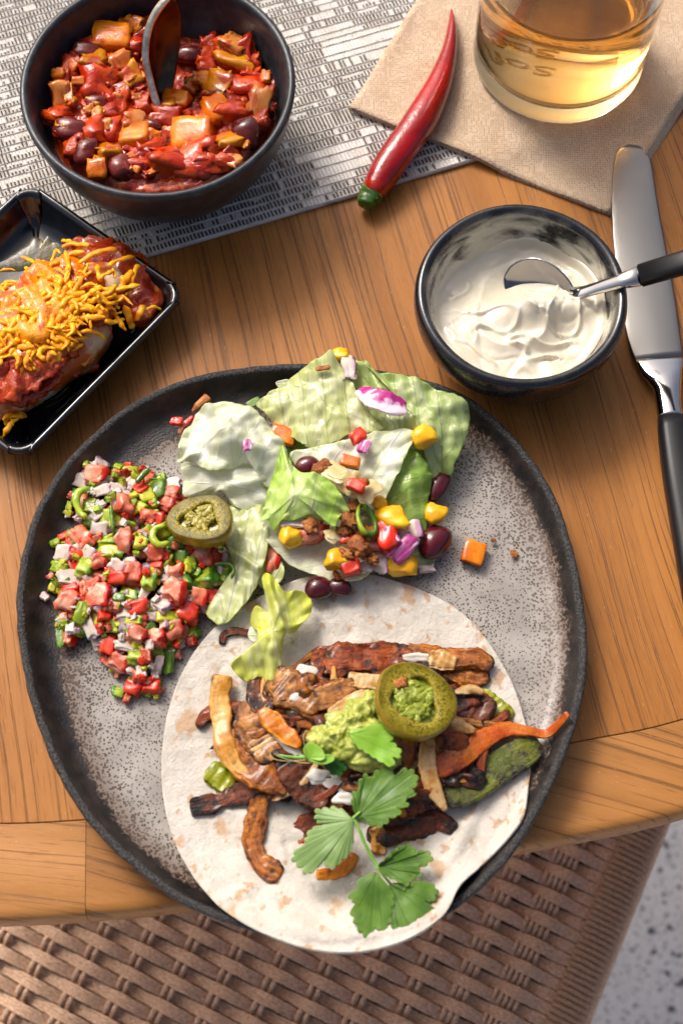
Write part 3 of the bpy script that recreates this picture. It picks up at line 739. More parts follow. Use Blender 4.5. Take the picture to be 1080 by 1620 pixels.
# cream spoon, resting on the rim
def spoon(name, label, tip, neck, hand, end, bw, m1, m2, hl, depth=.9, roll=0.0, nk=.8):
    """tip, neck (bowl's root), hand (start of the handle), end: 3-D points"""
    o = empty(name, neck); prop(o, label, 'spoon')
    ax = (neck-tip); L = ax.length; ax = ax.normalized(); sd = ax.cross(Vector((0, 0, 1))).normalized(); upv = sd.cross(ax).normalized()
    if roll: M_ = Matrix.Rotation(roll, 3, ax); sd = M_@sd; upv = M_@upv
    V = []; n1, n2 = 28, 17
    for i in range(n1):
        t = i/(n1-1); half = bw/2*(math.sin(math.pi*min(t, 1)**.82)**.62 if 0 < t < 1 else 0)
        half = max(half, .0 if t < .5 else nk*.5*sstep(.9, 1, t))
        for j in range(n2):
            s_ = -1+2*j/(n2-1); p = tip+ax*L*t+sd*half*s_-upv*depth*(1-s_*s_)*math.sin(math.pi*min(t*1.02, 1))**.8
            V.append(tuple(p-neck))
    b_ = link('spoon_bowl', mesh('spoon_bowl', V, grid_faces(n1, n2, False), m1), o); solid(b_, .12, 0); subsurf(b_, 1)
    d2 = hand-neck
    cl = [(neck-ax*.25, nk, .16), (neck+d2*.12, nk*.95, .3), (neck+d2*.35, nk*.9, .45), (neck+d2*.7, nk*1.1, .6), (hand, nk*1.45, .75)]
    sect('neck', cl, STEEL_P, o, neck, 20)
    cl = [(hand, nk*1.5, .78), (hand.lerp(end, .3), nk*1.6, .85), (hand.lerp(end, .98), nk*1.7, .8), (end, nk*1.3, .5)]
    sect('handle', cl, m2, o, neck, 20, flat=3)
    return o
spoon('sauce_spoon', 'steel spoon with black handle resting in the cream bowl', at(796, 440, 2.35), at(908, 466, 3.25), at(1012, 436, 5.5), at(1300, 350, 9.0), 2.7, STEEL_S, BLACKP, 0, .7, roll=R(42), nk=.75)
# chili spoon stands in the chili, its rim towards us
so = empty('chili_spoon', at(250, 150, 5)); prop(so, 'old steel spoon standing in the bowl of red chili', 'spoon')
KO = Vector(so.location)/S
rim = spline([at(262, 192, 3.8), at(250, 165, 4.4), at(240, 130, 5.3), (at(232, 90, 6.4)), at(236, 50, 7.4), at(250, 18, 8.3), at(272, -8, 9.0)], 40)
rim2 = spline([at(262, 192, 3.8), at(268, 165, 3.6), at(276, 130, 3.8), at(283, 90, 4.3), at(287, 50, 5.2), at(286, 15, 6.5), at(276, -10, 8.8)], 40)
V = []
for i in range(40):
    a, b_ = rim[i], rim2[i]
    mid = (a+b_)/2; out = Vector((-.5, .2, -.75)).normalized()*.0
    for j in range(13):
        t = j/12; p = a.lerp(b_, t); bulge = math.sin(math.pi*t)*min(1, (a-b_).length/2.2)*.8
        p = p+Vector((-.75, .1, -.35))*bulge*.9
        V.append(tuple(p-KO))
o = link('spoon_bowl', mesh('spoon_bowl', V, grid_faces(40, 13, False), STEEL_D), so); solid(o, .12, 0); subsurf(o, 1)
link('spoon_rim', strip_mesh('spoon_rim', [p+Vector((-.05, 0, .03)) for p in rim], [.42, .38, .44], .3, STEEL_W, n=40, seg=10, amp=0, fine=0, org=KO), so)  # bright highlight along the near edge, put in as a pale steel strip
cl = [(at(273, -6, 8.9), .7, .2), (at(282, -25, 9.6), .75, .3), (at(300, -70, 11), .8, .35), (at(340, -160, 14), 1.2, .35), (at(380, -250, 17), 1.7, .3)]
sect('handle', cl, STEEL_W, so, KO, 16)

# ============================================================ GLASS OF AMBER DRINK
GB = at(881, 90, .62); gz = .60
GR = 134/ppc(881, 90, .6)
gl = empty('drinking_glass', (GB.x, GB.y, gz)); prop(gl, 'clear thick based tumbler standing on the tan napkin', 'glass')
g = NT('clear_glass'); g.p(col=(.98, .99, .98, 1), rough=.0, trans=1.0, ior=1.5); GLASS = g.m
r_ = GR
prof = [(0, .12), (r_*.55, .08), (r_*.78, .03), (r_*.86, .0), (r_*.93, .03), (r_*.985, .18), (r_*1.0, .5), (r_*1.0, 1.5), (r_*1.01, 5), (r_*1.03, 9), (r_*1.05, 12.6), (r_*1.045, 12.7), (r_*1.02, 12.72), (r_*1.0, 12.6), (r_*.975, 9), (r_*.95, 5), (r_*.93, 1.9), (r_*.88, 1.25), (r_*.75, 1.0), (r_*.5, .95), (0, .95)]
prof = dense(prof, 5)
link('tumbler', lathe('tumbler', prof, GLASS, 128, .0015, 1.0), gl)
# beads of moulded dots round the foot
bd = blob_mesh('foot_bead', GLASS, .16, .16, .12, 2, 0)
for i in range(60):
    a = 2*math.pi*i/60; link('foot_bead', bd, gl, (r_*.955*math.cos(a), r_*.955*math.sin(a), .14))
g = NT('amber_drink'); g.p(col=(1.0, .96, .85, 1), rough=.0, trans=1.0, ior=1.33)
va = g.new('ShaderNodeVolumeAbsorption'); va.inputs['Color'].default_value = (.97, .68, .12, 1); va.inputs['Density'].default_value = .22/S
g.t.links.new(va.outputs[0], g.out.inputs['Volume']); AMB = g.m
LZ = 6.9
inn = lambda z: float(np.interp(z, [.95, 1.0, 1.25, 1.9, 4, 7], [r_*.4, r_*.75, r_*.88, r_*.93, r_*.95, r_*.975]))
prof = dense([(0, .93), (r_*.5, .93), (r_*.76, .98), (r_*.892, 1.24), (r_*.942, 1.9), (r_*.960, 5.0), (r_*.972, LZ-.02), (r_*.967, LZ+.10), (r_*.945, LZ+.02), (r_*.90, LZ-.03), (r_*.5, LZ-.04), (0, LZ-.04)], 4)
lq = link('amber_drink', lathe('amber_drink', prof, AMB, 128, 0.0), loc=(GB.x, GB.y, gz)); prop(lq, 'amber yellow drink filling the lower half of the tumbler', 'drink')
for m_ in (GLASS, AMB): m_.cycles.use_transparent_shadow = True if hasattr(m_.cycles, 'use_transparent_shadow') else None
g = NT('moulded_script'); g.p(col=hx('#f0d090'), rough=.25, trans=.85, ior=1.6); MSC = g.m
# moulded script on the inside of the base
cu = bpy.data.curves.new('t', 'FONT'); cu.body = 'Sofie'; cu.size = 1.5*S; cu.extrude = .02*S; cu.bevel_depth = .015*S; cu.shear = .5; cu.align_x = 'CENTER'; cu.align_y = 'CENTER'; cu.resolution_u = 4
to = bpy.data.objects.new('t', cu); col.objects.link(to); bpy.context.view_layer.update()
tm = bpy.data.meshes.new_from_object(to.evaluated_get(bpy.context.evaluated_depsgraph_get())); bpy.data.objects.remove(to)
tm.materials.clear(); tm.materials.append(MSC)
link('moulded_script', tm, gl, (-.7, 2.0, 1.02), (0, 0, R(188)))
# ============================================================ FOOD MATERIALS
TOM = mat('tomato', '#c6553a', '#d88266', c3='#e6ae92', sc1=.8, c3s=1.1, c3lo=.5, c3hi=.7, rough=.18, sss=.4, rad=(1, .35, .2), ssc=.12, bump=.4, bs=4, bd=.06, vary=.25, coat=.25, side=('#b3220f', .26))
TOMR = mat('red_pepper', '#c42a16', '#d4462c', sc1=1.2, rough=.18, sss=.2, rad=(1, .2, .1), ssc=.12, bump=.3, bs=5, vary=.2, coat=.3)
ONI = mat('onion', '#cdbdae', '#ddcfc2', c3='#b48ca0', sc1=.9, c3s=.9, c3lo=.57, c3hi=.7, rough=.22, sss=.4, rad=(1, .7, .6), ssc=.2, bump=.3, bs=3, vary=.12, coat=.2, stretch=(2, .6, 1), transl=.1, side=('#c49ab2', .36))
GRN = mat('green_pepper_bit', '#a5b43c', '#88a032', c3='#ccd074', sc1=1.1, c3s=1.7, rough=.22, sss=.3, rad=(.6, 1, .2), ssc=.12, bump=.5, bs=5, vary=.25, coat=.2, side=('#4f7c20', .25))
GRD = mat('green_chili_bit', '#4a6c22', '#68882e', sc1=1.4, rough=.16, sss=.15, rad=(.4, 1, .2), ssc=.1, bump=.2, bs=3, vary=.3, coat=.4)
GRY = mat('yellow_green_bit', '#a9a92e', '#c2bb45', sc1=1.2, rough=.22, sss=.3, rad=(1, 1, .2), ssc=.12, bump=.35, bs=5, vary=.2, coat=.2, side=('#6d8a1c', .28))
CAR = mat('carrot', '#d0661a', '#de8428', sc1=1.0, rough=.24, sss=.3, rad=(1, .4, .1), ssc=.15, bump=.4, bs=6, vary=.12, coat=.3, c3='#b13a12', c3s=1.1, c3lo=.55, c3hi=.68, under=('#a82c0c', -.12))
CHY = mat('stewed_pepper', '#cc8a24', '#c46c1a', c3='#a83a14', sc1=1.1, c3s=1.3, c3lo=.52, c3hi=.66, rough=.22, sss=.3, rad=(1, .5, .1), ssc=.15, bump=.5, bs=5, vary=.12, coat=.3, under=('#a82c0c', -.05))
CHT = mat('stewed_tomato', '#a62a08', '#c04612', c3='#7c1a06', sc1=1.2, c3s=1.4, rough=.12, sss=.06, rad=(1, .2, .1), ssc=.12, bump=.6, bs=3, bd=.16, vary=.2, coat=.3)
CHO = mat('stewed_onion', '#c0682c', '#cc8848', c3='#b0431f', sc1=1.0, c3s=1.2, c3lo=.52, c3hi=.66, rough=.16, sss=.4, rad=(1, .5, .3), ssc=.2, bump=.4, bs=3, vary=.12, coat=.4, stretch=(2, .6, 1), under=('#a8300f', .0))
BEANC = mat('stewed_bean', '#4c1412', '#6b2620', c3='#8c3a30', sc1=1.2, c3s=2.2, rough=.22, bump=.5, bs=5, bd=.06, vary=.2, coat=.4)
BEAN = mat('kidney_bean', '#3d0d14', '#54131c', sc1=.9, rough=.14, bump=.08, bs=3, coat=.6, c3='#6d2a2e', c3s=3.5, c3lo=.62, c3hi=.72)
CORN = mat('corn', '#dfa21c', '#e8b93a', sc1=1.2, rough=.2, sss=.35, rad=(1, .6, .1), ssc=.15, bump=.15, bs=3, vary=.06, coat=.3)
MAG = mat('red_onion_skin', '#a8307a', '#c57aa8', c3='#e6d8e0', sc1=1.0, c3s=1.1, c3lo=.52, c3hi=.62, rough=.18, sss=.3, rad=(1, .5, .8), ssc=.12, bump=.3, bs=4, vary=.06, coat=.3, stretch=(2.2, .7, 1))
BRN = mat('fried_onion', '#8a4a22', '#b0713c', c3='#5a2810', sc1=2, c3s=3, rough=.5, bump=.9, bs=8, bd=.1, vary=.2)
CHEESE = mat('cheddar_shred', '#f29a18', '#f8b434', sc1=1.2, rough=.42, sss=.4, rad=(1, .5, .1), ssc=.2, bump=.15, bs=4, vary=.07)
SAL_J = mat('salsa_juice', '#5c2416', '#7a4a22', sc1=1.2, rough=.1, coat=.6, bump=.4, bs=3)

# ============================================================ PICO DE GALLO
KIND = {}
def kind(k, name, m, n_, label, cat, group, **kw):
    KIND[k] = (name, [chunk_mesh(name, m, seed=i*3.7+len(KIND)*11, **kw) for i in range(n_)], label, cat, group)
kind('T', 'tomato_dice', TOM, 9, 'pale red diced tomato in the salsa heap on the left', 'tomato', 'diced tomatoes of the salsa', rd=.42, amp=.2)
kind('R', 'red_pepper_dice', TOMR, 4, 'small bright red dice in the salsa heap on the left', 'pepper', 'bright red dice of the salsa', rd=.2, amp=.12)
kind('O', 'onion_dice', ONI, 6, 'whitish onion dice in the salsa heap on the left', 'onion', 'onion dice of the salsa', rd=.12, amp=.2, sz=.5)
kind('G', 'green_pepper_dice', GRN, 5, 'light green dice in the salsa heap on the left', 'pepper', 'light green dice of the salsa', rd=.15, amp=.18, sz=.8)
kind('D', 'green_chili_dice', GRD, 4, 'dark green chili bit in the salsa heap on the left', 'chili', 'dark green bits of the salsa', rd=.25, amp=.12, sz=.7)
kind('Y', 'yellow_pepper_dice', GRY, 4, 'yellow green dice in the salsa heap on the left', 'pepper', 'yellow green dice of the salsa', rd=.2, amp=.12, sz=.8)
pr = random.Random(21)
SALSA_POLY = [(150, 728), (240, 740), (290, 770), (330, 800), (372, 860), (376, 915), (362, 955), (318, 985), (290, 1015), (268, 1060), (250, 1092), (205, 1096), (190, 1062), (160, 1030), (88, 1020), (84, 960), (82, 890), (108, 840), (122, 770)]
def salsa_depth(px, py):
    if not inside(px, py, SALSA_POLY): return 0
    d = 1e9; n = len(SALSA_POLY)
    for i in range(n):
        a = Vector(SALSA_POLY[i]); b_ = Vector(SALSA_POLY[(i+1) % n]); p = Vector((px, py)); ab = b_-a
        t = min(max((p-a).dot(ab)/ab.dot(ab), 0), 1); d = min(d, (p-a-ab*t).length)
    return d
def salsa_lift(px, py):
    return 1.5*(1-math.exp(-salsa_depth(px, py)/42))+.22*ns(px*.045, py*.045, 3)
def put(k, px, py, w_, h_, ang=0, lift=None, tilt=.35, hf=plate_h, thick=None):
    name, ms, label, cat, grp = KIND[k]
    L = lift if lift is not None else salsa_lift(px, py)
    p = on(px, py, hf, L+.2); s_ = ppc(px, py, p.z)
    W_, H_ = w_/s_, h_/s_; T_ = thick or min(W_, H_)*pr.uniform(.75, 1.0)
    p.z = max(p.z, hf(p.x, p.y)+T_*.42)
    o = link(name, pr.choice(ms), None, p, (pr.uniform(-tilt, tilt), pr.uniform(-tilt, tilt), R(ang)), (W_, H_, T_))
    prop(o, label, cat, grp); return o
LIST = """T 154 753 32 29 10;O 128 760 24 18 20;O 145 739 18 14 0;G 136 735 9 9 0;D 150 777 18 14 0;O 163 776 26 13 -10;O 186 774 22 14 20;T 200 803 34 34 5;O 184 800 14 20 0;O 198 781 26 14 15
R 223 776 20 20 30;O 208 766 18 14 40;Y 233 786 26 22 60;D 251 775 24 28 0;T 273 782 26 22 0;O 272 766 26 16 0;T 265 799 24 20 10;Y 224 804 18 16 30;G 144 803 20 20 0;O 157 812 20 24 60
Y 184 822 16 26 0;G 174 818 26 16 80;O 160 838 28 20 10;T 237 819 30 22 20;R 251 822 18 20 10;T 232 846 26 14 0;G 171 856 28 14 8;Y 176 874 36 20 0;T 198 858 28 36 10;Y 224 858 20 22 0
T 128 849 36 22 40;G 114 845 14 12 0;O 102 874 22 22 0;R 122 878 20 14 20;O 138 876 24 22 30;T 158 886 24 22 0;T 248 876 26 26 5;R 248 895 18 10 0;D 288 880 20 20 0;G 136 898 24 28 20
G 95 899 26 16 20;O 111 914 32 20 5;R 188 914 26 18 10;T 212 908 28 30 0;G 237 915 18 32 3;R 112 930 24 14 0;T 108 953 34 32 0;T 160 944 36 34 5;O 146 948 14 30 15;O 172 932 24 12 30
R 220 960 28 22 0;G 204 941 28 14 25;O 229 938 12 34 30;T 276 937 34 34 10;O 257 957 22 20 40;O 263 916 14 12 0;G 287 916 28 18 10;Y 263 976 28 18 0;R 297 969 30 26 30;T 278 995 26 28 0
G 131 970 20 30 10;D 96 999 12 46 -8;T 111 1010 18 26 0;O 112 995 14 14 0;O 143 992 16 34 -25;R 159 994 12 18 0;O 152 1014 12 22 -20;O 200 970 20 22 0;O 196 986 12 24 0;Y 212 981 24 12 5
T 219 1004 28 24 20;R 172 1021 20 28 5;O 202 1022 34 15 5;G 219 1040 30 20 10;T 190 1048 36 26 20;O 213 1060 18 15 20;R 212 1088 24 20 30;Y 210 1075 12 10 0;D 266 1044 16 38 5;O 250 1052 12 26 10
G 247 1078 14 13 0;R 241 1086 24 22 0;T 233 1036 18 24 0;G 165 1042 10 8 0;T 327 883 38 30 0;G 302 893 18 22 5;G 324 915 32 26 5;G 352 914 22 22 20;D 345 903 30 8 10;T 358 916 16 24 -20
R 341 945 34 22 20;R 300 975 28 22 10;O 300 950 12 22 -35;R 297 871 16 12 0;Y 344 920 14 10 0;T 280 905 24 20 0;D 278 860 22 18 0;O 262 935 16 12 20;R 176 905 18 14 0;T 150 925 24 20 0
D 120 790 14 22 0;G 240 838 18 12 20;T 140 862 22 20 30;O 185 895 22 18 30;O 205 890 18 16 0;R 260 880 16 14 0;T 180 960 26 22 0;D 190 945 18 14 0;G 180 990 22 18 0;O 240 975 18 14 0
T 250 1010 26 24 0;D 238 995 18 16 0;T 225 975 20 18 0;R 165 975 18 16 0;D 300 930 20 16 0;T 315 945 26 24 10;O 325 962 18 14 30;G 310 905 14 12 0;R 270 955 20 16 0;O 225 1062 14 18 0;T 222 1070 20 18 0"""
for row in LIST.replace('\n', ';').split(';'):
    k, x, y, w_, h_, a = row.split(); put(k, float(x), float(y), float(w_)*(.96 if k == 'T' else 1.06), float(h_)*(.96 if k == 'T' else 1.06), float(a)*-1)
# the layer below, seen in the gaps
cnt = 0
for _ in range(900):
    px, py = pr.uniform(80, 380), pr.uniform(725, 1100)
    d = salsa_depth(px, py)
    if d < 9: continue
    cnt += 1
    if cnt > 170: break
    put(pr.choice('TTTRGGDYYOOO'), px, py, pr.uniform(18, 30), pr.uniform(16, 28), pr.uniform(0, 180), lift=max(.1, salsa_lift(px, py)-.4-.1*pr.random()), tilt=.6)
for _ in range(1500):
    px, py = pr.uniform(80, 380), pr.uniform(725, 1100)
    d = salsa_depth(px, py)
    if d < 5: continue
    cnt += 1
    if cnt > 330: break
    put(pr.choice('TTGGGYYOOOOOR'), px, py, pr.uniform(8, 15), pr.uniform(7, 12), pr.uniform(0, 180), lift=salsa_lift(px, py)+pr.uniform(.02, .28), tilt=.7)
JUI = NT('salsa_juice'); JUI.p(col=hx('#8a4a2a'), rough=.06, trans=.5, ior=1.35, normal=JUI.bump(JUI.noise(JUI.co(), 2.5), .3, .06)); JUI = JUI.m
P = spline([on(x, y, plate_h, .1) for x, y in SALSA_POLY], 90, True); c_ = sum(P, Vector())/90; V = []
for k_ in range(14):
    rho = .86-k_/15.2
    for p in P:
        q = c_.lerp(p, max(rho, .01)*(1+.05*ns(p.x*2, p.y*2))); V.append((q.x-c_.x, q.y-c_.y, plate_h(q.x, q.y)+(.22*min(1, (.86-rho)*6)-.03)-c_.z))
prop(link('salsa_juice', mesh('salsa_juice', V, grid_faces(14, 90, True), JUI), None, c_), 'thin reddish juice pooled under the salsa', 'juice')
# green curls
for _ in range(46):
    i_ = pr.randrange(len(SALSA_POLY)); a_, b_ = SALSA_POLY[i_-1], SALSA_POLY[i_]; t_ = pr.random(); px, py = a_[0]+(b_[0]-a_[0])*t_+pr.gauss(0, 8), a_[1]+(b_[1]-a_[1])*t_+pr.gauss(0, 8)
    if px < 330: put(pr.choice('TGYOOGTR'), px, py, pr.uniform(9, 20), pr.uniform(8, 16), pr.uniform(0, 180), lift=.05, tilt=.4)
def ring_px(pts, z, w_, th, m, name, label, cat, **k):
    P = [at(x, y, z+dz_) if True else 0 for (x, y, dz_) in [(q+(0,))[:3] for q in pts]]
    o = at(pts[0][0], pts[0][1], z)
    ob = link(name, strip_mesh(name, P, w_, th, m, org=o, **k), None, o); return prop(ob, label, cat)
ring_px([(140, 772), (124, 780), (121, 796), (128, 812), (138, 818)], 2.2, [.3, .34, .34, .3], .35, GRN, 'pepper_curl', 'pale green pepper curl at the salsa heap upper left edge', 'pepper', seed=2)
ring_px([(236, 742), (226, 752), (216, 764)], 2.3, [.25, .35, .25], .3, GRD, 'pepper_strip', 'narrow green strip on the top edge of the salsa', 'pepper', seed=3)
ring_px([(176, 800), (178, 820), (180, 842)], 2.6, [.16, .2, .16], .5, GRD, 'pepper_strip', 'thin upright green strip in the upper salsa', 'pepper', seed=4)
ring_px([(262, 832), (246, 836), (242, 850), (252, 862), (268, 858)], 2.7, [.3, .36, .3], .35, GRN, 'pepper_curl', 'green rimmed pale curl just left of the upper jalapeno slice', 'pepper', seed=5)
ring_px([(340, 893), (358, 892), (370, 900), (366, 915)], 2.4, [.14, .18, .14], .3, GRD, 'pepper_curl', 'dark green curl at the right edge of the salsa', 'pepper', seed=6)

# ============================================================ CHILI IN THE BOWL
def chz(px, py):
    """height of the chili's surface in the bowl"""
    x = (px-250)/217; y = (py-137)/165
    z = 4.1+.55*sstep(.0, 1.0, -x-.1)*1.0+.5*sstep(0, .8, y)*(1-abs(x)*.5)+.25*sstep(.3, .8, x)
    z -= 1.0*math.exp(-(((px-295)/48)**2+((py-105)/55)**2)); return z
V = []; Rm = CR*.86
def unpx(x, y, z):   # photo place of a world point
    c, s = math.cos(TILT), math.sin(TILT); v_ = Vector((x, y, z))-CAM; yy = v_.y*c+v_.z*s; zz = -v_.y*s+v_.z*c
    return 540+FPX*v_.x/-zz, 810-FPX*yy/-zz
for i in range(71):
    rho = 1-i/70
    for j in range(180):
        a = 2*math.pi*j/180; x, y = Rm*rho*math.cos(a), Rm*rho*math.sin(a)
        px, py = unpx(CB.x+x, CB.y+y, 4.3)
        z = chz(px, py)-.12+.34*abs(ns(x*.9, y*.9, 2))+.20*abs(ns(x*2.1, y*2.1, 5))+.06*ns(x*5, y*5, 5)
        pool = sstep(.86, .98, rho); z = z*(1-pool)+3.55*pool
        edge = sstep(30, 70, math.hypot(px-300, (py-42)*1.3)); z = z*(.86+.14*edge)
        V.append((x, y, z))
CHS = mat('chili_sauce', '#9a2606', '#b4400c', c3='#c86418', sc1=.9, c3s=2.0, c3lo=.56, c3hi=.68, rough=.12, sss=.15, rad=(1, .2, .1), ssc=.1, bump=.8, bs=3.5, bd=.16, coat=.5)
cs = link('chili_sauce', mesh('chili_sauce', V, grid_faces(71, 180, True), CHS), loc=(CB.x, CB.y, 0)); prop(cs, 'glossy dark red chili sauce around the beans in the stoneware bowl', 'sauce')
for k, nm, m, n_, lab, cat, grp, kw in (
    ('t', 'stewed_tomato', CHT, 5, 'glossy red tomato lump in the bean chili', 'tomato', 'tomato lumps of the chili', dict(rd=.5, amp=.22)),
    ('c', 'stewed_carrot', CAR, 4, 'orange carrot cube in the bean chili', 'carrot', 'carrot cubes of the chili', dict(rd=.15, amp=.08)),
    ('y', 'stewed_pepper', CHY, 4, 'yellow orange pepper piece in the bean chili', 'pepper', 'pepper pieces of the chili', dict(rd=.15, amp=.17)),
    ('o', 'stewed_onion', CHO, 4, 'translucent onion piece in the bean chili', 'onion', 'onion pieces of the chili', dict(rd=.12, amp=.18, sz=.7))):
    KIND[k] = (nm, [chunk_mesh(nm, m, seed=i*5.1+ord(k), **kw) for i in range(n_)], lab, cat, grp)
KIND['b'] = ('stewed_bean', [blob_mesh('stewed_bean', BEANC, 1.0, 1.0, 1.0, 3, .14, 1.4, seed=i*4, bend=-.12, fine=.03) for i in range(4)], 'dark red kidney bean in the bean chili', 'bean', 'kidney beans of the chili')
CL = """t 164 24 22 22 0;y 189 22 26 20 20;y 209 31 28 26 40;t 223 40 34 34 0;c 176 56 50 36 5;t 213 71 36 30 0;b 116 62 44 26 10;t 88 94 26 34 0;y 149 96 34 30 5;o 192 97 30 24 -30;y 209 120 32 28 -35
t 155 130 52 46 0;t 187 164 34 30 0;t 196 142 34 24 0;o 97 147 26 34 -10;y 110 150 14 26 -10;t 84 181 34 28 20;b 107 199 52 36 25;t 147 205 38 38 0;t 172 202 40 28 10;o 212 190 30 26 0;c 216 214 40 34 8
b 134 234 34 42 20;y 170 240 28 32 -30;c 154 265 28 26 0;b 192 262 44 38 35;c 243 216 20 20 0;b 298 82 56 34 5;t 332 73 24 30 0;t 356 73 30 26 0;o 383 57 34 34 20;y 370 93 52 22 24;t 403 74 30 40 0
t 404 92 20 20 0;y 349 132 42 32 30;t 392 134 48 36 20;y 354 121 26 16 0;o 410 163 28 42 8;t 424 144 24 26 0;c 440 116 14 18 0;c 341 172 34 38 -30;c 279 155 36 22 20;t 368 174 40 38 0;c 306 211 56 44 8
b 388 206 48 44 30;y 362 223 36 26 -20;t 345 245 52 40 0;o 367 254 26 20 40;t 308 250 62 44 0;t 270 254 60 44 0;t 238 244 40 36 0;y 268 164 18 18 0;t 262 184 46 26 20;y 320 124 26 18 0;t 118 230 30 26 0
t 95 130 26 26 0;t 170 175 30 26 0;b 150 160 34 24 0;t 225 165 26 26 0;b 240 195 30 20 20;t 128 92 28 24 0;t 130 60 30 22 0;t 146 45 26 24 0;t 398 115 30 20 0;t 330 100 30 20 0;b 350 150 30 20 30;t 375 155 30 20 0;t 320 185 26 20 0;t 410 190 26 24 0;t 222 240 40 30 0;t 250 225 36 26 0;t 215 265 34 24 0;t 330 270 34 20 0"""
cr_ = random.Random(5)
CLAB = {(176, 56): 'largest amber carrot slab at the back left of the chili', (216, 214): 'wide orange carrot cube in front of the spoon tip, left of the biggest front cube', (154, 265): 'orange carrot cube nearest the bowl rim at the chili front left',
        (243, 216): 'small orange carrot cube squeezed between the two front carrot cubes', (440, 116): 'narrow orange carrot bit touching the right inner wall of the chili bowl', (341, 172): 'tilted orange carrot cube behind the biggest front cube',
        (279, 155): 'flat orange carrot slice just right of the spoon tip', (306, 211): 'biggest orange carrot cube, front centre of the chili', (116, 62): 'kidney bean at the back left edge of the chili', (107, 199): 'large kidney bean at the left edge of the chili',
        (134, 234): 'upright kidney bean between the left edge bean and the front carrot', (192, 262): 'rounded kidney bean at the very front of the chili', (298, 82): 'long kidney bean in the hollow right of the chili spoon', (388, 206): 'large mauve kidney bean at the right front of the chili',
        (150, 160): 'kidney bean under the red lumps left of the spoon', (240, 195): 'kidney bean beneath the spoon tip', (350, 150): 'kidney bean half covered by the right hand pepper pieces', (354, 121): None,
        (97, 147): 'pale onion piece standing at the left inner wall of the chili bowl', (192, 97): 'creamy onion cube left of the spoon middle', (212, 190): 'onion piece just left of the spoon tip', (383, 57): 'clear onion wedge at the back right of the chili',
        (410, 163): 'tall clear onion piece at the right of the chili', (367, 254): 'small onion piece at the front right rim of the chili', (370, 93): 'long bright yellow pepper baton at the upper right of the chili', (209, 31): 'yellow pepper cube at the chili back beside the spoon',
        (209, 120): 'amber pepper cube touching the spoon on its left', (170, 240): 'yellow pepper piece behind the front bean'}
for _ in range(110):
    a_, q_ = cr_.uniform(0, 6.3), math.sqrt(cr_.random()); x, y = 250+185*q_*math.cos(a_), 150+125*q_*math.sin(a_)
    if math.hypot(x-300, (y-42)*1.3) > 60: CL += ';%s %d %d %d %d %d' % (cr_.choice('tttttocyy'), x, y, cr_.randint(10, 20), cr_.randint(9, 16), cr_.randint(0, 180))
for row in CL.replace('\n', ';').split(';'):
    k, x, y, w_, h_, a = row.split(); x, y, w_, h_ = map(float, (x, y, w_, h_)); name, ms, label, cat, grp = KIND[k]
    z = chz(x, y)+(.42 if k in 'coyb' else .2)
    p = at(x, y, z); s_ = ppc(x, y, z); T_ = min(w_, h_)/s_*.85
    dx, dy = p.x-CB.x, p.y-CB.y; rr = math.hypot(dx, dy); mxr = CR*.84-min(w_, h_)/s_/2
    if rr > mxr: p.x, p.y = CB.x+dx*mxr/rr, CB.y+dy*mxr/rr
    p.z -= T_*.2
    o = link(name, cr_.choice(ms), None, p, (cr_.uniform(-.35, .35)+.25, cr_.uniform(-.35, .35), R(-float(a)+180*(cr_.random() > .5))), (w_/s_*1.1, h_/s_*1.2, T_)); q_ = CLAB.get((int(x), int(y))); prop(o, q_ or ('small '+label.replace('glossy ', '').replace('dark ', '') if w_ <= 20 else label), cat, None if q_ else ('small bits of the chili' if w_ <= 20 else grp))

# ============================================================ ENCHILADA
TW = mat('baked_tortilla', '#dcc6a6', '#cf9a62', c3='#bc5a24', sc1=.5, c3s=.55, c3lo=.45, c3hi=.57, rough=.45, sss=.15, ssc=.1, bump=.5, bs=3, bd=.1, coat=.15)
MS_ = mat('enchilada_sauce', '#b84a0c', '#9a2c08', c3='#cf7a1c', sc1=1.0, c3s=1.4, rough=.16, sss=.0, rad=(1, .3, .1), ssc=.12, bump=.9, bs=3, bd=.15, coat=.5)
def roll(path, wds, th, label):
    P = [at(x, y, z) for x, y, z in path]; ob = link('enchilada', strip_mesh('enchilada', P, wds, th, TW, n=60, seg=40, amp=.16, fr=.5, flat=2.3, org=P[1], fine=.03, caps=(.7, .55)), None, P[1]); return prop(ob, label, 'enchilada')
roll([(-120, 640, 1.9), (-20, 570, 2.0), (60, 510, 2.0), (150, 462, 1.7), (196, 452, 1.4)], [4.6, 5.0, 4.8, 3.6, 2.4], 2.9, 'rolled enchilada under melted cheese in the black dish')
roll([(-60, 660, 1.4), (20, 620, 1.6), (90, 575, 1.6), (150, 535, 1.5), (172, 520, 1.4)], [1.6, 2.5, 2.6, 2.3, 1.6], 2.0, 'front fold of the enchilada, open at its lower end')
def sauce_blob(name, pts, w_, th, m, label, cat, seed, kind_=None, **kw):
    P = [at(x, y, z) for x, y, z in pts]; ob = link(name, strip_mesh(name, P, w_, th, m, n=40, seg=26, amp=.28, fr=1.1, fine=.12, org=P[0], seed=seed, caps=(.2, .2), **kw), None, P[0]); return prop(ob, label, cat, None, kind_)
sauce_blob('enchilada_sauce', [(110, 395, 1.5), (160, 415, 1.7), (200, 440, 1.5), (225, 480, 1.2), (225, 520, .9)], [1.6, 2.6, 3.0, 2.6, 1.2], 1.3, MS_, 'dark red sauce spilling from the enchilada top right end', 'sauce', 1)
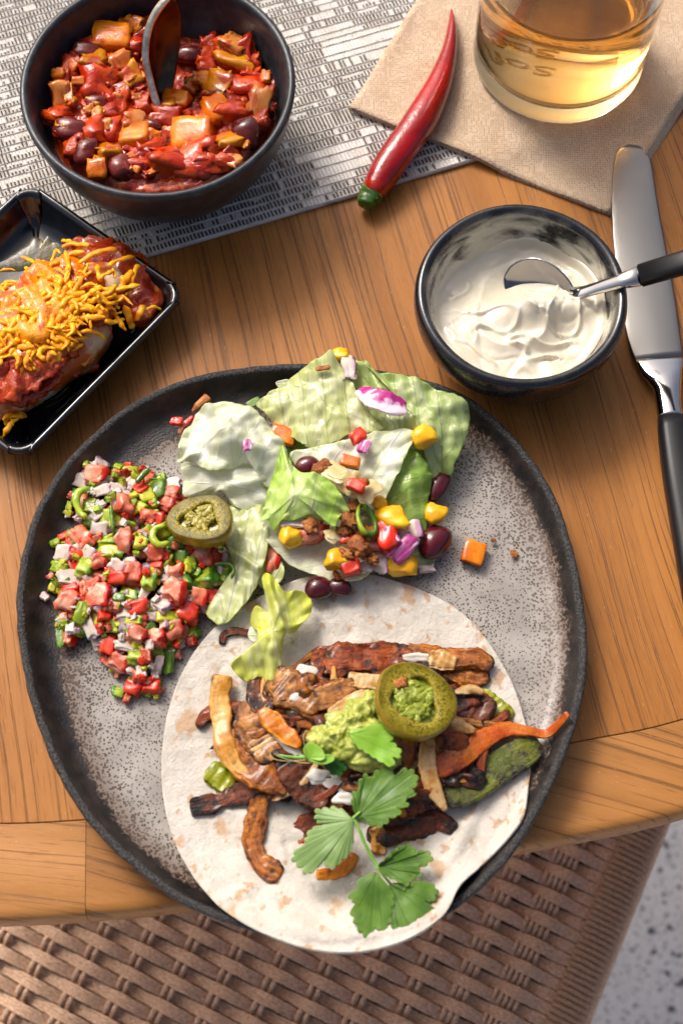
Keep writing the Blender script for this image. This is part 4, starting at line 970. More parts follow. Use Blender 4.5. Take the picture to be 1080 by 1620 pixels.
sauce_blob('enchilada_sauce', [(70, 430, 3.0), (110, 460, 3.0), (150, 480, 2.7), (180, 500, 2.0)], [1.2, 2.2, 2.4, 1.2], .8, MS_, 'red sauce smeared over the enchilada ridge beneath the cheese', 'sauce', 4)
sauce_blob('enchilada_sauce', [(10, 600, 2.9), (5, 560, 3.2), (50, 555, 3.1), (100, 548, 2.8), (130, 560, 2.2)], [1.2, 2.6, 2.6, 2.0, .8], .9, MS_, 'red sauce over the enchilada front near the left edge', 'sauce', 9)
sauce_blob('enchilada_sauce', [(128, 570, 1.0), (143, 577, 1.15), (148, 588, 1.2)], [.5, .9, .6], .4, MS_, 'small red sauce dribble against the dish front rim', 'sauce', 12)
OIL = NT('clear_oil'); OIL.p(col=hx('#6a5a1c'), rough=.22, trans=.85, ior=1.3, spec=.15, normal=OIL.bump(OIL.noise(OIL.co(), 1.2), .3, .1)); OIL = OIL.m
def puddle(pts, label, z=.5, h=.06):
    P = spline([at(x, y, z) for x, y in pts], 60, True); c_ = sum(P, Vector())/60; V = []
    for k in range(7):
        rho = 1-k/6.01
        for i, p in enumerate(P):
            q = c_.lerp(p, rho*(1+.05*ns(p.x*3, p.y*3))); V.append((q.x-c_.x, q.y-c_.y, h*math.sqrt(max(0, 1-rho**2.5))+.02))
    o = link('oil_puddle', mesh('oil_puddle', V, grid_faces(7, 60, True), OIL), None, (c_.x, c_.y, z+.0)); return prop(o, label, 'oil', None)
puddle([(92, 668), (100, 650), (130, 615), (142, 608), (135, 630), (118, 652), (98, 674)], 'long yellow oil streak on the dish floor in front of the enchilada')
puddle([(20, 400), (45, 385), (55, 372), (70, 380), (84, 362), (92, 384), (118, 372), (125, 400), (80, 420), (20, 430), (-20, 425)], 'ragged oil pool behind the enchilada in the black dish')
puddle([(56, 686), (63, 681), (70, 687), (63, 694)], 'round oil drop near the dish lowest corner')
puddle([(66, 640), (90, 628), (112, 610), (122, 618), (100, 634), (72, 646)], 'thin oil smear on the dish floor under the enchilada')
puddle([(205, 520), (232, 500), (245, 480), (255, 500), (230, 530), (205, 545)], 'oil film at the right end of the black dish')
CHL = """410,85 470,90 18;410,130 480,105 590,118 22;400,170 370,150 340,220 14;520,235 600,180 700,145 770,150 26;560,160 480,170 440,190 18;430,150 450,250 440,330 22;140,190 200,215 250,240 18;240,215 300,230 340,280 18
120,440 150,340 210,300 270,330 300,400 24;0,490 60,480 130,470 22;230,420 330,430 420,470 500,530 28;500,540 560,500 640,465 24;300,320 380,320 420,350 20;390,270 440,330 480,400 18;170,260 190,290 18;250,300 300,260 14
0,610 60,560 140,490 28;40,700 100,620 200,520 26;0,720 30,690 60,600 20;300,520 360,500 400,540 22;350,560 340,630 330,680 30;420,520 450,580 500,610 26;410,600 500,640 480,690 34;130,640 150,690 30;180,680 230,710 34;60,710 90,740 26;100,730 130,750 26
160,760 200,730 260,790 20;180,750 230,850 290,960 26;340,750 400,780 480,760 36;380,710 440,730 30;570,570 610,600 28;640,510 680,560 700,600 40;640,460 690,480 32;710,460 720,540 24;690,610 750,620 820,600 24;820,510 850,590 870,660 32
900,610 930,550 940,510 32;960,540 1010,520 1060,540 14;790,400 830,330 860,280 38;860,400 870,330 910,250 26;720,250 790,210 880,190 22;740,270 760,330 18;380,395 430,430 22;430,430 500,440 560,420 24;270,430 310,470 22;500,330 560,330 14
500,690 580,680 650,700 690,740 20;0,450 40,450 80,500 16;150,540 200,590 240,640 18;100,590 60,640 20;230,570 290,560 16;300,600 310,660 20;480,560 520,600 18;250,480 330,500 400,500 16;90,420 60,500 20,540 18"""
kk = random.Random(9)
def enz(x, y):
    # height of the enchilada body under a photo point
    d = abs((y-510)+(x-60)*.62)/1.18; e = sstep(1.0, 0, max(0, (x-150)/110)); return 1.5+2.05*math.sqrt(max(0, 1-(d/88)**2))*(.35+.65*e)
groupc = 'cheddar shreds on the enchilada'
for row in CHL.replace('\n', ';').split(';'):
    *pp, w_ = row.split(); pts = []
    for q in pp:
        x, y = map(float, q.split(',')); x, y = x/4.154, 360+y/4.154; pts.append((x, y, enz(x, y)+.12+.15*kk.random()))
    P = [at(*q) for q in pts]; wd_ = float(w_)/4.154/30
    o = link('cheese_shred', strip_mesh('cheese_shred', P, [wd_*1.1, wd_*1.5, wd_*1.2], wd_*.8, CHEESE, n=18, seg=8, flat=3.2, amp=.3, fr=2.6, seed=kk.random()*9, org=P[0], caps=(.6, .6)), None, P[0])
    prop(o, 'orange yellow cheddar shred scattered over the enchilada', 'cheese', groupc)
bases = [strip_mesh('cheese_shred', [(-.6, .1*s_, 0), (-.2, .14*s_, .08), (.2, -.02*s_, .1), (.6, -.2*s_, 0)], [.14, .26, .2, .27, .14], .16, CHEESE, n=20, seg=8, flat=3.2, amp=.4, fr=3.0, seed=i*2.2, caps=(.6, .6)) for i, s_ in enumerate((1, -1, 2, -2, .3))]
for (cx, cy_, sx_, sy_, n_) in ((80, 460, 60, 34, 62), (30, 515, 45, 34, 56), (170, 480, 40, 22, 26), (12, 650, 16, 22, 24), (50, 565, 40, 16, 24), (110, 520, 40, 20, 30)):
    for _ in range(n_):
        x, y = cx+kk.gauss(0, sx_*.6), cy_+kk.gauss(0, sy_*.6)
        if x > 30 and cx < 20: x = 20
        z = (enz(x, y) if cx > 20 else 1.4)+.05+.2*kk.random(); s_ = kk.uniform(.5, 1.1)
        o = link('cheese_shred', kk.choice(bases), None, at(x, y, z), (kk.uniform(-.4, .4), kk.uniform(-.4, .4), kk.uniform(0, 6.3)), (s_*kk.uniform(.7, 1.3), s_*1.0, s_)); prop(o, 'orange yellow cheddar shred scattered over the enchilada', 'cheese', groupc)
MELT = mat('melted_cheese', '#e89a1c', '#dc7c18', c3='#c0500e', sc1=.9, c3s=1.0, c3lo=.56, c3hi=.68, rough=.3, sss=.12, rad=(1, .5, .1), ssc=.1, bump=.8, bs=3, bd=.12, coat=.3)
for i, (pts, ws, lab) in enumerate((([(30, 470, 3.2), (80, 440, 3.2), (130, 420, 2.5)], [1.2, 2.6, 1.4], 'melted cheese film along the back of the enchilada'), ([(0, 520, 3.5), (60, 495, 3.6), (120, 470, 3.2), (165, 470, 2.4)], [2.4, 3.2, 3.2, 1.6], 'melted orange cheese over the enchilada ridge'), ([(-10, 560, 3.2), (60, 545, 3.2), (120, 525, 2.9)], [2.4, 2.8, 1.6], 'melted orange cheese over the enchilada front'))):
    P = [at(*q) for q in pts]; o = link('melted_cheese', strip_mesh('melted_cheese', P, ws, .5, MELT, n=40, seg=26, amp=.2, fr=1.2, fine=.10, org=P[0], seed=i*4, caps=(.3, .2)), None, P[0]); prop(o, lab, 'cheese')
DUM = [('c', 10, 545, 40, 60, 20, 3.35, 'flat orange carrot slice on the enchilada near the left edge', 'carrot'), ('t', 12, 600, 30, 60, 10, 3.0, 'bright red pepper strip on the enchilada lower left', 'pepper'), ('t', 40, 578, 20, 44, -30, 2.9, 'narrow red tomato wedge on the enchilada front', 'tomato'),
       ('b', 225, 465, 20, 34, 0, 1.7, 'dark kidney bean at the enchilada right end', 'bean'), ('y', 126, 565, 34, 22, 20, 2.0, 'pale yellow dice in the enchilada open end', 'pepper'), ('t', 108, 582, 36, 18, 20, 1.7, 'red tomato dice in the enchilada open end', 'tomato'),
       ('t', 165, 392, 40, 22, -10, 2.2, 'red tomato lump on top of the enchilada far end', 'tomato'), ('b', 160, 425, 40, 24, -20, 1.9, 'dark kidney bean behind the enchilada ridge', 'bean'), ('t', 185, 460, 26, 18, 0, 2.0, 'small tomato lump between cheese shreds at right', 'tomato')]
for k, x, y, w_, h_, a, z, lab, cat in DUM:
    name, ms, *_ = KIND[k]; p = at(x, y, z); s_ = ppc(x, y, z); o = link(name, ms[0], None, p, (.2, .1, R(-a)), (w_/s_, h_/s_, min(w_, h_)/s_*.5)); prop(o, lab, cat)

for i, (pts, ws, lab) in enumerate((([(-10, 620, 2.9), (30, 600, 3.0), (70, 575, 3.0), (105, 560, 2.8)], [1.4, 2.0, 1.8, .9], 'orange red sauce over the front fold of the enchilada'), ([(20, 640, 2.3), (60, 612, 2.3), (100, 590, 2.2)], [.6, 1.1, .6], 'streak of sauce low on the front fold of the enchilada'))):
    P = [at(*q) for q in pts]; o = link('enchilada_sauce', strip_mesh('enchilada_sauce', P, ws, .55, MS_, n=40, seg=26, amp=.22, fr=1.3, fine=.12, org=P[0], seed=i*6+2, caps=(.2, .2)), None, P[0]); prop(o, lab, 'sauce')
# ============================================================ WHOLE CHILI PEPPER
cz = .34+.3
P = [at(x, y, z) for x, y, z in ((713, 17, .95), (714, 50, 1.05), (708, 90, 1.15), (693, 135, 1.3), (672, 178, 1.35), (648, 216, 1.3), (622, 252, 1.15), (602, 282, 1.0), (588, 306, .9))]
g = NT('chili_skin'); v = g.co(); c = g.mix(g.rng(g.noise(v, .6), .35, .65), hx('#8a090d'), hx('#a30e14')); c = g.mix(g.rng(g.attr('along'), .95, 1.0, 0, .7), c, hx('#c43a1a'))
g.p(col=c, rough=.2, sss=.08, sssr=(1, .1, .05), ssss=.1*S, coat=.3, coatr=.1, normal=g.bump(g.noise(g.mapv(v, (1, 1, 1)), 1.6, 5), .5, .12))
cp = empty('chili_pepper', (P[6].x, P[6].y, 0)); prop(cp, 'whole fresh red chili pepper lying on napkin and placemat', 'chili pepper'); OC = Vector(cp.location)/S
link('pod', strip_mesh('pod', P, [.22, .62, .95, 1.3, 1.62, 1.78, 1.8, 1.72, 1.45], 1.75, g.m, n=60, seg=32, amp=.02, fr=.5, fine=.004, flat=2.1, org=OC, caps=(.3, .75)), cp)
P2 = [P[-1].lerp(P[-2], .15), at(581, 316, .8), at(576, 326, .75)]
link('cut_stem', strip_mesh('cut_stem', P2, [1.22, 1.15, .85], 1.15, mat('chili_cap', '#2f5216', '#4d6b26', c3='#a6a56a', c3s=2.5, c3lo=.6, c3hi=.7, rough=.4, bump=.5, bs=4), n=14, seg=20, amp=.12, org=OC, caps=(.9, .7)), cp)
# ============================================================ LETTUCE
def lettuce_mat(name, c1, c2, edge, veinc, transl=.34, veins=.5):
    g = NT(name); v = g.co(); rho = g.attr('rho'); u = g.attr('along'); w_ = g.attr('across')
    cb = g.new('ShaderNodeCombineXYZ'); g.t.links.new(g.math('MULTIPLY', w_, .95), cb.inputs[0]); g.t.links.new(g.math('MULTIPLY', u, .16), cb.inputs[1]); g.t.links.new(g.math('MULTIPLY', g.rand, 30), cb.inputs[2])
    wob_ = g.math('MULTIPLY', g.noise(cb.outputs[0], 1.4, 2), .55)
    X = g.math('ADD', g.math('MULTIPLY', g.math('DIVIDE', w_, g.math('ADD', u, 60)), 62.0), g.math('ADD', wob_, g.math('MULTIPLY', g.rand, 5)))
    fx = g.math('ABSOLUTE', g.math('SUBTRACT', g.math('FRACT', X), .5)); vn = g.rng(fx, .0, .034, .8, 0)
    cb2 = g.new('ShaderNodeCombineXYZ'); g.t.links.new(g.math('MULTIPLY', w_, 1.2), cb2.inputs[0]); g.t.links.new(g.math('MULTIPLY', u, .7), cb2.inputs[1]); g.t.links.new(g.math('MULTIPLY', g.rand, 13), cb2.inputs[2])
    n2 = g.noise(cb2.outputs[0], 1.3, 2, .5, .2); Y = g.math('ADD', g.math('ADD', g.math('MULTIPLY', u, 1.1), g.math('MULTIPLY', fx, -2.6)), g.math('MULTIPLY', n2, 1.6))
    fy = g.math('ABSOLUTE', g.math('SUBTRACT', g.math('FRACT', Y), .5)); vn2 = g.math('MULTIPLY', g.rng(fy, .0, .05, .9, 0), g.rng(n2, .38, .5)); vv_ = g.math('MAXIMUM', vn, vn2)
    c = g.mix(g.rng(g.noise(v, .45, 3), .35, .65), hx(c1), hx(c2)); st = g.new('ShaderNodeCombineXYZ'); g.t.links.new(g.math('MULTIPLY', w_, 2.6), st.inputs[0]); g.t.links.new(g.math('MULTIPLY', u, .2), st.inputs[1])
    c = g.mix(g.rng(g.noise(st.outputs[0], 1.0, 2), .42, .62, 0, .55), c, hx(edge)); c = g.mix(g.rng(rho, .72, 1.0, 0, .5), c, hx(edge))
    c = g.mix(g.math('MULTIPLY', vv_, veins), c, hx(veinc)); c = g.mix(g.rng(g.noise(g.mapv(v, loc=(8, 2, 1)), .9, 3), .68, .78, 0, .25), c, hx('#b98d56'))
    h = g.math('ADD', g.math('MULTIPLY', vv_, .6), g.math('ADD', g.math('MULTIPLY', g.noise(v, 1.6, 4, .5, .2), .5), g.math('MULTIPLY', g.noise(v, 14, 2), .08)))
    nb = g.bump(h, .5, .08); g.p(col=c, rough=.24, spec=.5, coat=.1, coatr=.2, sss=.1, sssr=(.8, 1, .4), ssss=.1*S, normal=nb)
    t = g.new('ShaderNodeBsdfTranslucent'); g.set(t.inputs[0], c); g.t.links.new(nb, t.inputs['Normal']); mx_ = g.new('ShaderNodeMixShader'); mx_.inputs[0].default_value = transl
    g.t.links.new(g.b.outputs[0], mx_.inputs[1]); g.t.links.new(t.outputs[0], mx_.inputs[2]); g.t.links.new(mx_.outputs[0], g.out.inputs[0]); return g.m
L_PALE = lettuce_mat('lettuce_pale', '#e6e8c2', '#dadea2', '#c2cb74', '#7c8a5c')
L_WHITE = lettuce_mat('lettuce_white', '#f5f5e8', '#f0f2dc', '#dfe6b6', '#bcc4a0', veins=.35)
L_GREEN = lettuce_mat('lettuce_green', '#d6dfae', '#c2d28c', '#a6be66', '#6c8652')
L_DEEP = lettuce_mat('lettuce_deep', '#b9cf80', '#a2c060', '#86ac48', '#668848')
L_YEL = lettuce_mat('lettuce_yellow', '#e8eab4', '#e2e57c', '#d2da48', '#c4ca88', veins=.35)
L_BRIGHT = lettuce_mat('lettuce_bright', '#e0e8b4', '#c8de78', '#a2cc40', '#acc278', veins=.4)
def lettuce(label, pts, cen, m, vdir=90, bulge=.3, rough=.22, ruffle=.18, seed=0.0, n=150, nr=44, name='lettuce_leaf', th=.045, cat='lettuce', folds=()):
    O = spline([at(x, y, z) for x, y, z in pts], n, True)
    # straighten corners a little: blend spline with the polygon
    c_ = at(*cen); vd = Vector((math.cos(R(vdir)), math.sin(R(vdir)), 0)); vp = Vector((-vd.y, vd.x, 0)); V = []; A1 = []; A2 = []; A3 = []
    FO = [(at(*a), at(*b_), h, wd_) for a, b_, h, wd_ in folds]
    for i in range(nr+1):
        rho = 1-(i/nr)
        for j, p in enumerate(O):
            e = 1+.03*ns(p.x*1.8+seed, p.y*1.8, 7)+.022*ns(p.x*5+seed, p.y*5, 3)
            q = c_+(p-c_)*rho*e
            z = q.z+bulge*(1-rho*rho)+rough*ns(q.x*.45+seed, q.y*.45, seed)+rough*.6*ns(q.x*1.0+seed, q.y*1.0, 4)+rough*.28*ns(q.x*2.3+seed, q.y*2.3, 6)+.12*sstep(.75, 1, rho)*ns(p.x*3+seed, p.y*3, 8)+rough*.1*ns(q.x*2.8, q.y*2.8, seed)
            z += ruffle*sstep(.6, 1, rho)*ns(p.x*1.5+seed, p.y*1.5, 2)*2
            for (fa, fb, h, wd_) in FO:
                ab = Vector((fb.x-fa.x, fb.y-fa.y)); ap = Vector((q.x-fa.x, q.y-fa.y)); t = min(max(ap.dot(ab)/ab.dot(ab), 0), 1); z += h*math.exp(-((ap-ab*t).length/wd_)**2)
            V.append((q.x-c_.x, q.y-c_.y, z-c_.z)); A1.append(rho); A2.append(q.dot(vd)); A3.append(q.dot(vp))
    me = mesh(name, V, grid_faces(nr+1, n, True), m, attrs={'rho': A1, 'along': A2, 'across': A3})
    o = link(name, me, None, c_); solid(o, th, 0); return prop(o, label, cat)
def Sx(L): return [(260+x/2.077, 540+y/2.077, z) for x, y, z in L]
lettuce('right most lettuce leaf, broad and veined, leaning out over the plate rim', Sx([(560, 55, 2.6), (640, 62, 3.2), (655, 60, 3.6), (668, 92, 3.4), (700, 100, 3.5), (790, 112, 3.5), (850, 130, 3.4), (905, 158, 3.3), (965, 182, 3.1), (1003, 225, 2.9), (998, 290, 2.6), (980, 345, 2.4), (955, 400, 2.2), (940, 440, 2.0), (905, 428, 2.0), (880, 470, 1.9), (860, 400, 2.0), (800, 380, 2.2), (720, 330, 2.4), (660, 260, 2.5), (600, 160, 2.5)]), (260+820/2.077, 540+250/2.077, 3.1), L_GREEN, 100, .25, .42, .22, 3.0, folds=[((578, 580, 3.2), (600, 620, 3.2), .5, .25)])
lettuce('darker green lettuce piece hanging between the broad right leaf and the corn', Sx([(780, 350, 2.6), (830, 370, 2.7), (870, 420, 2.5), (875, 480, 2.2), (862, 540, 2.0), (858, 620, 1.8), (835, 650, 1.7), (790, 600, 1.7), (740, 560, 2.0), (705, 560, 2.0), (720, 500, 2.3), (745, 430, 2.5)]), (260+800/2.077, 540+490/2.077, 2.5), L_DEEP, 200, .3, .25, .12, 8.0)
lettuce('upper middle lettuce leaf, folded flat to a pointed corner at the top', Sx([(306, 205, 2.4), (335, 175, 2.6), (400, 128, 2.9), (470, 85, 3.2), (530, 48, 3.5), (550, 40, 3.6), (563, 60, 3.6), (600, 110, 3.5), (650, 190, 3.4), (700, 265, 3.3), (722, 292, 3.2), (670, 300, 3.2), (600, 310, 3.1), (520, 355, 2.8), (480, 358, 2.6), (430, 325, 2.5), (380, 290, 2.4), (340, 245, 2.4)]), (260+520/2.077, 540+215/2.077, 3.1), L_PALE, 95, .25, .36, .08, 12.0)
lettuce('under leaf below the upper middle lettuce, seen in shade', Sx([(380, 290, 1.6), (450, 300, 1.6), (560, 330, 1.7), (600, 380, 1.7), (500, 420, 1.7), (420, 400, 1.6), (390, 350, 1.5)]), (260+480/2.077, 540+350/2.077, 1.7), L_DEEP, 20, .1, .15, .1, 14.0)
lettuce('left folded lower part of lettuce under the whitest leaf', Sx([(62, 400, 2.3), (150, 410, 2.7), (260, 400, 2.9), (345, 430, 2.7), (345, 520, 2.3), (300, 550, 2.2), (240, 548, 2.2), (190, 500, 2.2), (120, 505, 2.0), (65, 512, 1.8), (62, 450, 2.1)]), (260+200/2.077, 540+460/2.077, 2.5), L_WHITE, 170, .2, .2, .15, 17.0, folds=[((350, 775, 2.5), (410, 765, 2.5), .35, .3)])
lettuce('whitest lettuce leaf, domed, on the left of the salad', Sx([(45, 405, 2.6), (44, 370, 2.9), (62, 300, 3.1), (110, 232, 3.1), (170, 205, 3.1), (230, 206, 3.2), (290, 225, 3.2), (330, 262, 3.1), (360, 300, 3.1), (400, 350, 3.0), (405, 400, 2.9), (370, 450, 2.8), (340, 482, 2.6), (310, 440, 2.9), (282, 395, 3.2), (235, 405, 3.2), (190, 432, 3.0), (140, 425, 2.9), (90, 402, 2.8)]), (260+220/2.077, 540+310/2.077, 3.5), L_WHITE, 60, .5, .5, .3, 21.0, folds=[((350, 680, 3.8), (430, 720, 3.4), .3, .5), ((300, 700, 3.5), (380, 735, 3.6), -.25, .35)])
lettuce('long pale lettuce leaf running down beside the upper jalapeno slice', [(372, 790, 2.0), (400, 780, 2.2), (420, 800, 2.4), (424, 860, 2.4), (412, 910, 2.2), (395, 945, 2.0), (372, 975, 1.8), (345, 990, 1.6), (326, 970, 1.5), (330, 955, 1.6), (352, 930, 1.7), (368, 905, 1.7), (362, 870, 1.8), (350, 840, 1.9)], (388, 880, 2.1), L_PALE, 75, .15, .25, .2, 25.0, folds=[((352, 862, 2.2), (408, 900, 2.4), .35, .15)])
lettuce('dark folded scrap of lettuce between the long pale leaf and the white cup', [(408, 850, 1.7), (430, 870, 1.9), (450, 900, 1.9), (440, 925, 1.7), (415, 930, 1.6), (402, 905, 1.6)], (428, 900, 1.8), L_PALE, 60, .1, .2, .1, 28.0, n=80, nr=20)
lettuce('white cup shaped lettuce leaf holding the bean and corn mix', Sx([(322, 595, 2.6), (345, 570, 2.6), (450, 560, 2.2), (600, 560, 2.1), (690, 600, 2.1), (720, 680, 2.0), (690, 745, 2.0), (640, 784, 2.0), (560, 787, 1.9), (500, 770, 1.9), (430, 742, 2.0), (375, 700, 2.1), (335, 650, 2.4)]), (260+520/2.077, 540+660/2.077, 1.7), L_WHITE, 20, -.1, .15, .08, 31.0)
lettuce('white right hand sheet of lettuce with red and purple bits on it', Sx([(415, 372, 2.9), (470, 352, 3.0), (560, 332, 3.1), (680, 302, 3.3), (770, 286, 3.5), (805, 284, 3.5), (820, 308, 3.5), (800, 360, 3.4), (770, 430, 3.2), (740, 490, 3.0), (715, 545, 2.8), (695, 590, 2.6), (660, 560, 2.6), (600, 500, 2.6), (520, 470, 2.6), (460, 450, 2.6)]), (260+660/2.077, 540+410/2.077, 2.9), L_WHITE, 60, .1, .34, .15, 35.0)
lettuce('small front lettuce leaf with a bright crinkled edge, centre of the salad', Sx([(385, 342, 3.6), (400, 360, 3.6), (420, 400, 3.5), (450, 435, 3.6), (500, 440, 3.9), (545, 465, 3.9), (580, 505, 3.8), (610, 558, 3.6), (585, 568, 3.5), (558, 612, 3.3), (530, 585, 3.5), (480, 572, 3.4), (420, 590, 3.2), (385, 590, 3.2), (362, 620, 3.0), (340, 590, 3.1), (316, 590, 3.1), (330, 530, 3.2), (345, 470, 3.3), (368, 400, 3.5)]), (260+430/2.077, 540+510/2.077, 3.8), L_BRIGHT, 70, .2, .3, .2, 41.0, folds=[((490, 762, 4.0), (530, 800, 4.0), .3, .2)])
lettuce('yellow curled lettuce leaf lying from the salad onto the tortilla', [(415, 915, 2.5), (430, 912, 2.8), (450, 935, 3.0), (475, 932, 2.6), (492, 948, 2.3), (490, 975, 2.2), (465, 1000, 2.3), (450, 1010, 2.2), (444, 1040, 2.0), (445, 1055, 1.9), (428, 1086, 1.8), (412, 1070, 1.8), (388, 1078, 1.7), (366, 1056, 1.7), (385, 1040, 1.9), (405, 1030, 2.1), (408, 1000, 2.2), (395, 985, 2.0), (404, 960, 2.2), (425, 965, 2.5)], (432, 1000, 2.4), L_YEL, 100, .3, .3, .2, 46.0, folds=[((425, 925, 3), (450, 1000, 3), .45, .2)])
lettuce('little lettuce scrap lying flat by the brown curl on the tortilla', [(398, 990, 1.6), (418, 985, 1.6), (425, 1010, 1.6), (405, 1018, 1.5), (393, 1008, 1.5)], (408, 1002, 1.65), L_WHITE, 0, .05, .1, .1, 48.0, n=50, nr=14)
lettuce('thin white lettuce sliver sticking out left of the upper middle leaf', [(436, 606, 2.3), (460, 600, 2.5), (470, 612, 2.3), (450, 618, 2.2)], (455, 609, 2.3), L_WHITE, 0, .02, .05, .05, 49.0, n=40, nr=10)
lettuce('green lettuce tip lying under the big kidney bean', [(655, 870, 1.2), (690, 880, 1.2), (676, 896, 1.1), (640, 905, 1.1), (630, 885, 1.3)], (660, 888, 1.2), L_GREEN, 0, .05, .1, .1, 50.0, n=40, nr=10)

# ============================================================ SALAD BITS
bean_m = [blob_mesh('kidney_bean', BEAN, 1, 1, 1, 4, .05, 1.0, seed=i*3, bend=-.2) for i in range(2)]
corn_m = [chunk_mesh('corn_kernel', CORN, rd=.75, amp=.12, n=6, seed=i*4.4, taper=.22) for i in range(4)]
crumb_m = [blob_mesh('fried_onion_crumb', BRN, 1, 1, .8, 3, .45, 2.4, seed=i*3.3, fine=.25) for i in range(4)]
mag_m = [chunk_mesh('red_onion_bit', MAG, rd=.15, amp=.14, sz=1, seed=i*2.3) for i in range(3)]
one = random.Random(31)
def bit(name, me, px, py, z, w_, h_, ang, label, cat, th=None, rot=(0, 0), group=None):
    p = at(px, py, z); s_ = ppc(px, py, z); T_ = th if th else min(w_, h_)/s_*.8
    o = link(name, me, None, p, (rot[0], rot[1], R(ang)), (w_/s_, h_/s_, T_)); return prop(o, label, cat, group)
bit('kidney_bean', bean_m[0], 686, 857, 1.55, 64, 48, 50, 'largest glossy kidney bean, on bare plate right of the salad', 'bean', 1.3)
bit('kidney_bean', bean_m[1], 691, 770, 1.7, 54, 34, 60, 'kidney bean in shadow under the broad right lettuce leaf', 'bean')
bit('kidney_bean', bean_m[0], 504, 930, 1.75, 46, 38, 10, 'left bean of the pair on the tortilla top edge', 'bean')
bit('kidney_bean', bean_m[1], 538, 928, 1.75, 40, 30, -15, 'right bean of the pair on the tortilla top edge', 'bean')
bit('kidney_bean', bean_m[1], 487, 736, 3.1, 42, 32, 10, 'brownish kidney bean tucked behind the small front lettuce leaf', 'bean')
for i, (x, y, z, w_, h_, a, lab) in enumerate(((539, 563, 3.3, 28, 24, 0, 'topmost corn kernel, above the pointed lettuce corner'), (668, 691, 3.4, 34, 32, 20, 'corn kernel alone on the broad right lettuce leaf'), (621, 818, 2.9, 44, 34, -20, 'wide corn kernel right of the green pepper ring'),
        (459, 846, 2.6, 32, 36, 20, 'corn kernel under the bright edge of the small front leaf'), (535, 884, 2.6, 38, 30, 10, 'corn kernel at the front of the white lettuce cup'), (634, 892, 1.9, 42, 34, -10, 'lowest corn kernel, at the plate by the purple onion'), (686, 811, 2.0, 28, 30, 40, 'corn kernel beside the shadowed bean'), (600, 795, 3.0, 22, 18, 10, 'small corn kernel under the clear onion pieces'))):
    bit('corn_kernel', corn_m[i % 4], x, y, z, w_, h_, a, lab, 'corn', rot=(one.uniform(-.3, .3), one.uniform(-.3, .3)))
P = [at(566, 618, 3.7), at(588, 630, 4.1), at(615, 640, 4.1), at(641, 646, 3.7)]
g = NT('onion_wedge'); v = g.co(); ca_ = g.attr('ca'); st_ = g.noise(g.mapv(v, (1, 1, 1)), 1.6, 3); c = g.mix(g.rng(g.math('ADD', ca_, g.math('MULTIPLY', g.math('SUBTRACT', st_, .5), 1.2)), -.15, .15), hx('#b0347e'), hx('#ead8e2'))
g.p(col=c, rough=.2, sss=.25, sssr=(1, .5, .8), ssss=.1*S, coat=.2, normal=g.bump(g.noise(v, 5, 3), .3, .04))
o = link('red_onion_wedge', strip_mesh('red_onion_wedge', P, [.5, 1.05, 1.15, .7], .34, g.m, n=30, seg=22, amp=.08, flat=3, org=P[0], cup=.3, seed=3, caps=(.2, .8)), None, P[0]); prop(o, 'large magenta and white onion wedge on the lettuce', 'onion')
bit('red_onion_bit', mag_m[1], 640, 868, 2.7, 22, 46, -40, 'deep purple onion strip over the lowest corn kernel', 'onion', .3, (.2, .3))
bit('red_onion_bit', mag_m[2], 575, 706, 3.75, 16, 22, -20, 'small square magenta onion bit beneath a red pepper flake', 'onion', .2)
bit('red_onion_bit', mag_m[1], 392, 704, 4.35, 12, 17, 10, 'tiny purple onion fleck on the whitest lettuce leaf', 'onion', .12)
bit('red_onion_bit', mag_m[0], 620, 846, 3.1, 14, 30, 30, 'slim white and purple onion piece on the red pepper', 'onion', .2)
bit('onion_piece', KIND['O'][1][0], 552, 583, 3.6, 18, 34, 5, 'pale lilac onion piece beside the topmost corn kernel', 'onion', .25)
bit('onion_piece', KIND['O'][1][1], 645, 840, 2.4, 34, 26, 20, 'pale onion piece right of the red pepper chunk', 'onion', .3)
bit('onion_piece', KIND['O'][1][2], 676, 899, 1.2, 24, 14, 10, 'lilac onion sliver on the plate below the big bean', 'onion', .3)
bit('onion_piece', KIND['O'][1][3], 596, 888, 2.1, 36, 26, -20, 'pale onion piece at the right lip of the white cup', 'onion', .3)
bit('onion_piece', KIND['O'][1][4], 470, 826, 3.0, 40, 14, 0, 'pinkish onion strip under the bright crinkled edge', 'onion', .25)
bit('onion_piece', KIND['O'][1][5], 577, 897, 2.3, 24, 16, 0, 'small onion piece at the front tip of the white cup', 'onion', .25)
CLR = mat('clear_onion', '#d9c48c', '#e0d3a8', c3='#cfa04a', sc1=.9, c3s=1.2, rough=.18, sss=.5, rad=(1, .8, .4), ssc=.25, bump=.5, bs=3, coat=.3, transl=.25)
for i, (x, y, z, w_, h_, a, lab) in enumerate(((530, 748, 3.9, 66, 34, -40, 'yellowish clear onion petal above the crumbs'), (553, 765, 4.0, 34, 44, 10, 'clear onion petal with a red pepper fleck on it'), (580, 776, 3.7, 40, 50, -15, 'pale clear onion petal nearest the white sheet'), (527, 848, 2.9, 30, 26, 0, 'translucent ring of onion below the crumbs'))):
    bit('clear_onion_petal', blob_mesh('clear_onion_petal', CLR, 1, 1, 1, 4, .25, 1.6, seed=i*5, bend=.2), x, y, z, w_, h_, a, lab, 'onion', .28, (one.uniform(-.4, .4), one.uniform(-.3, .3)))
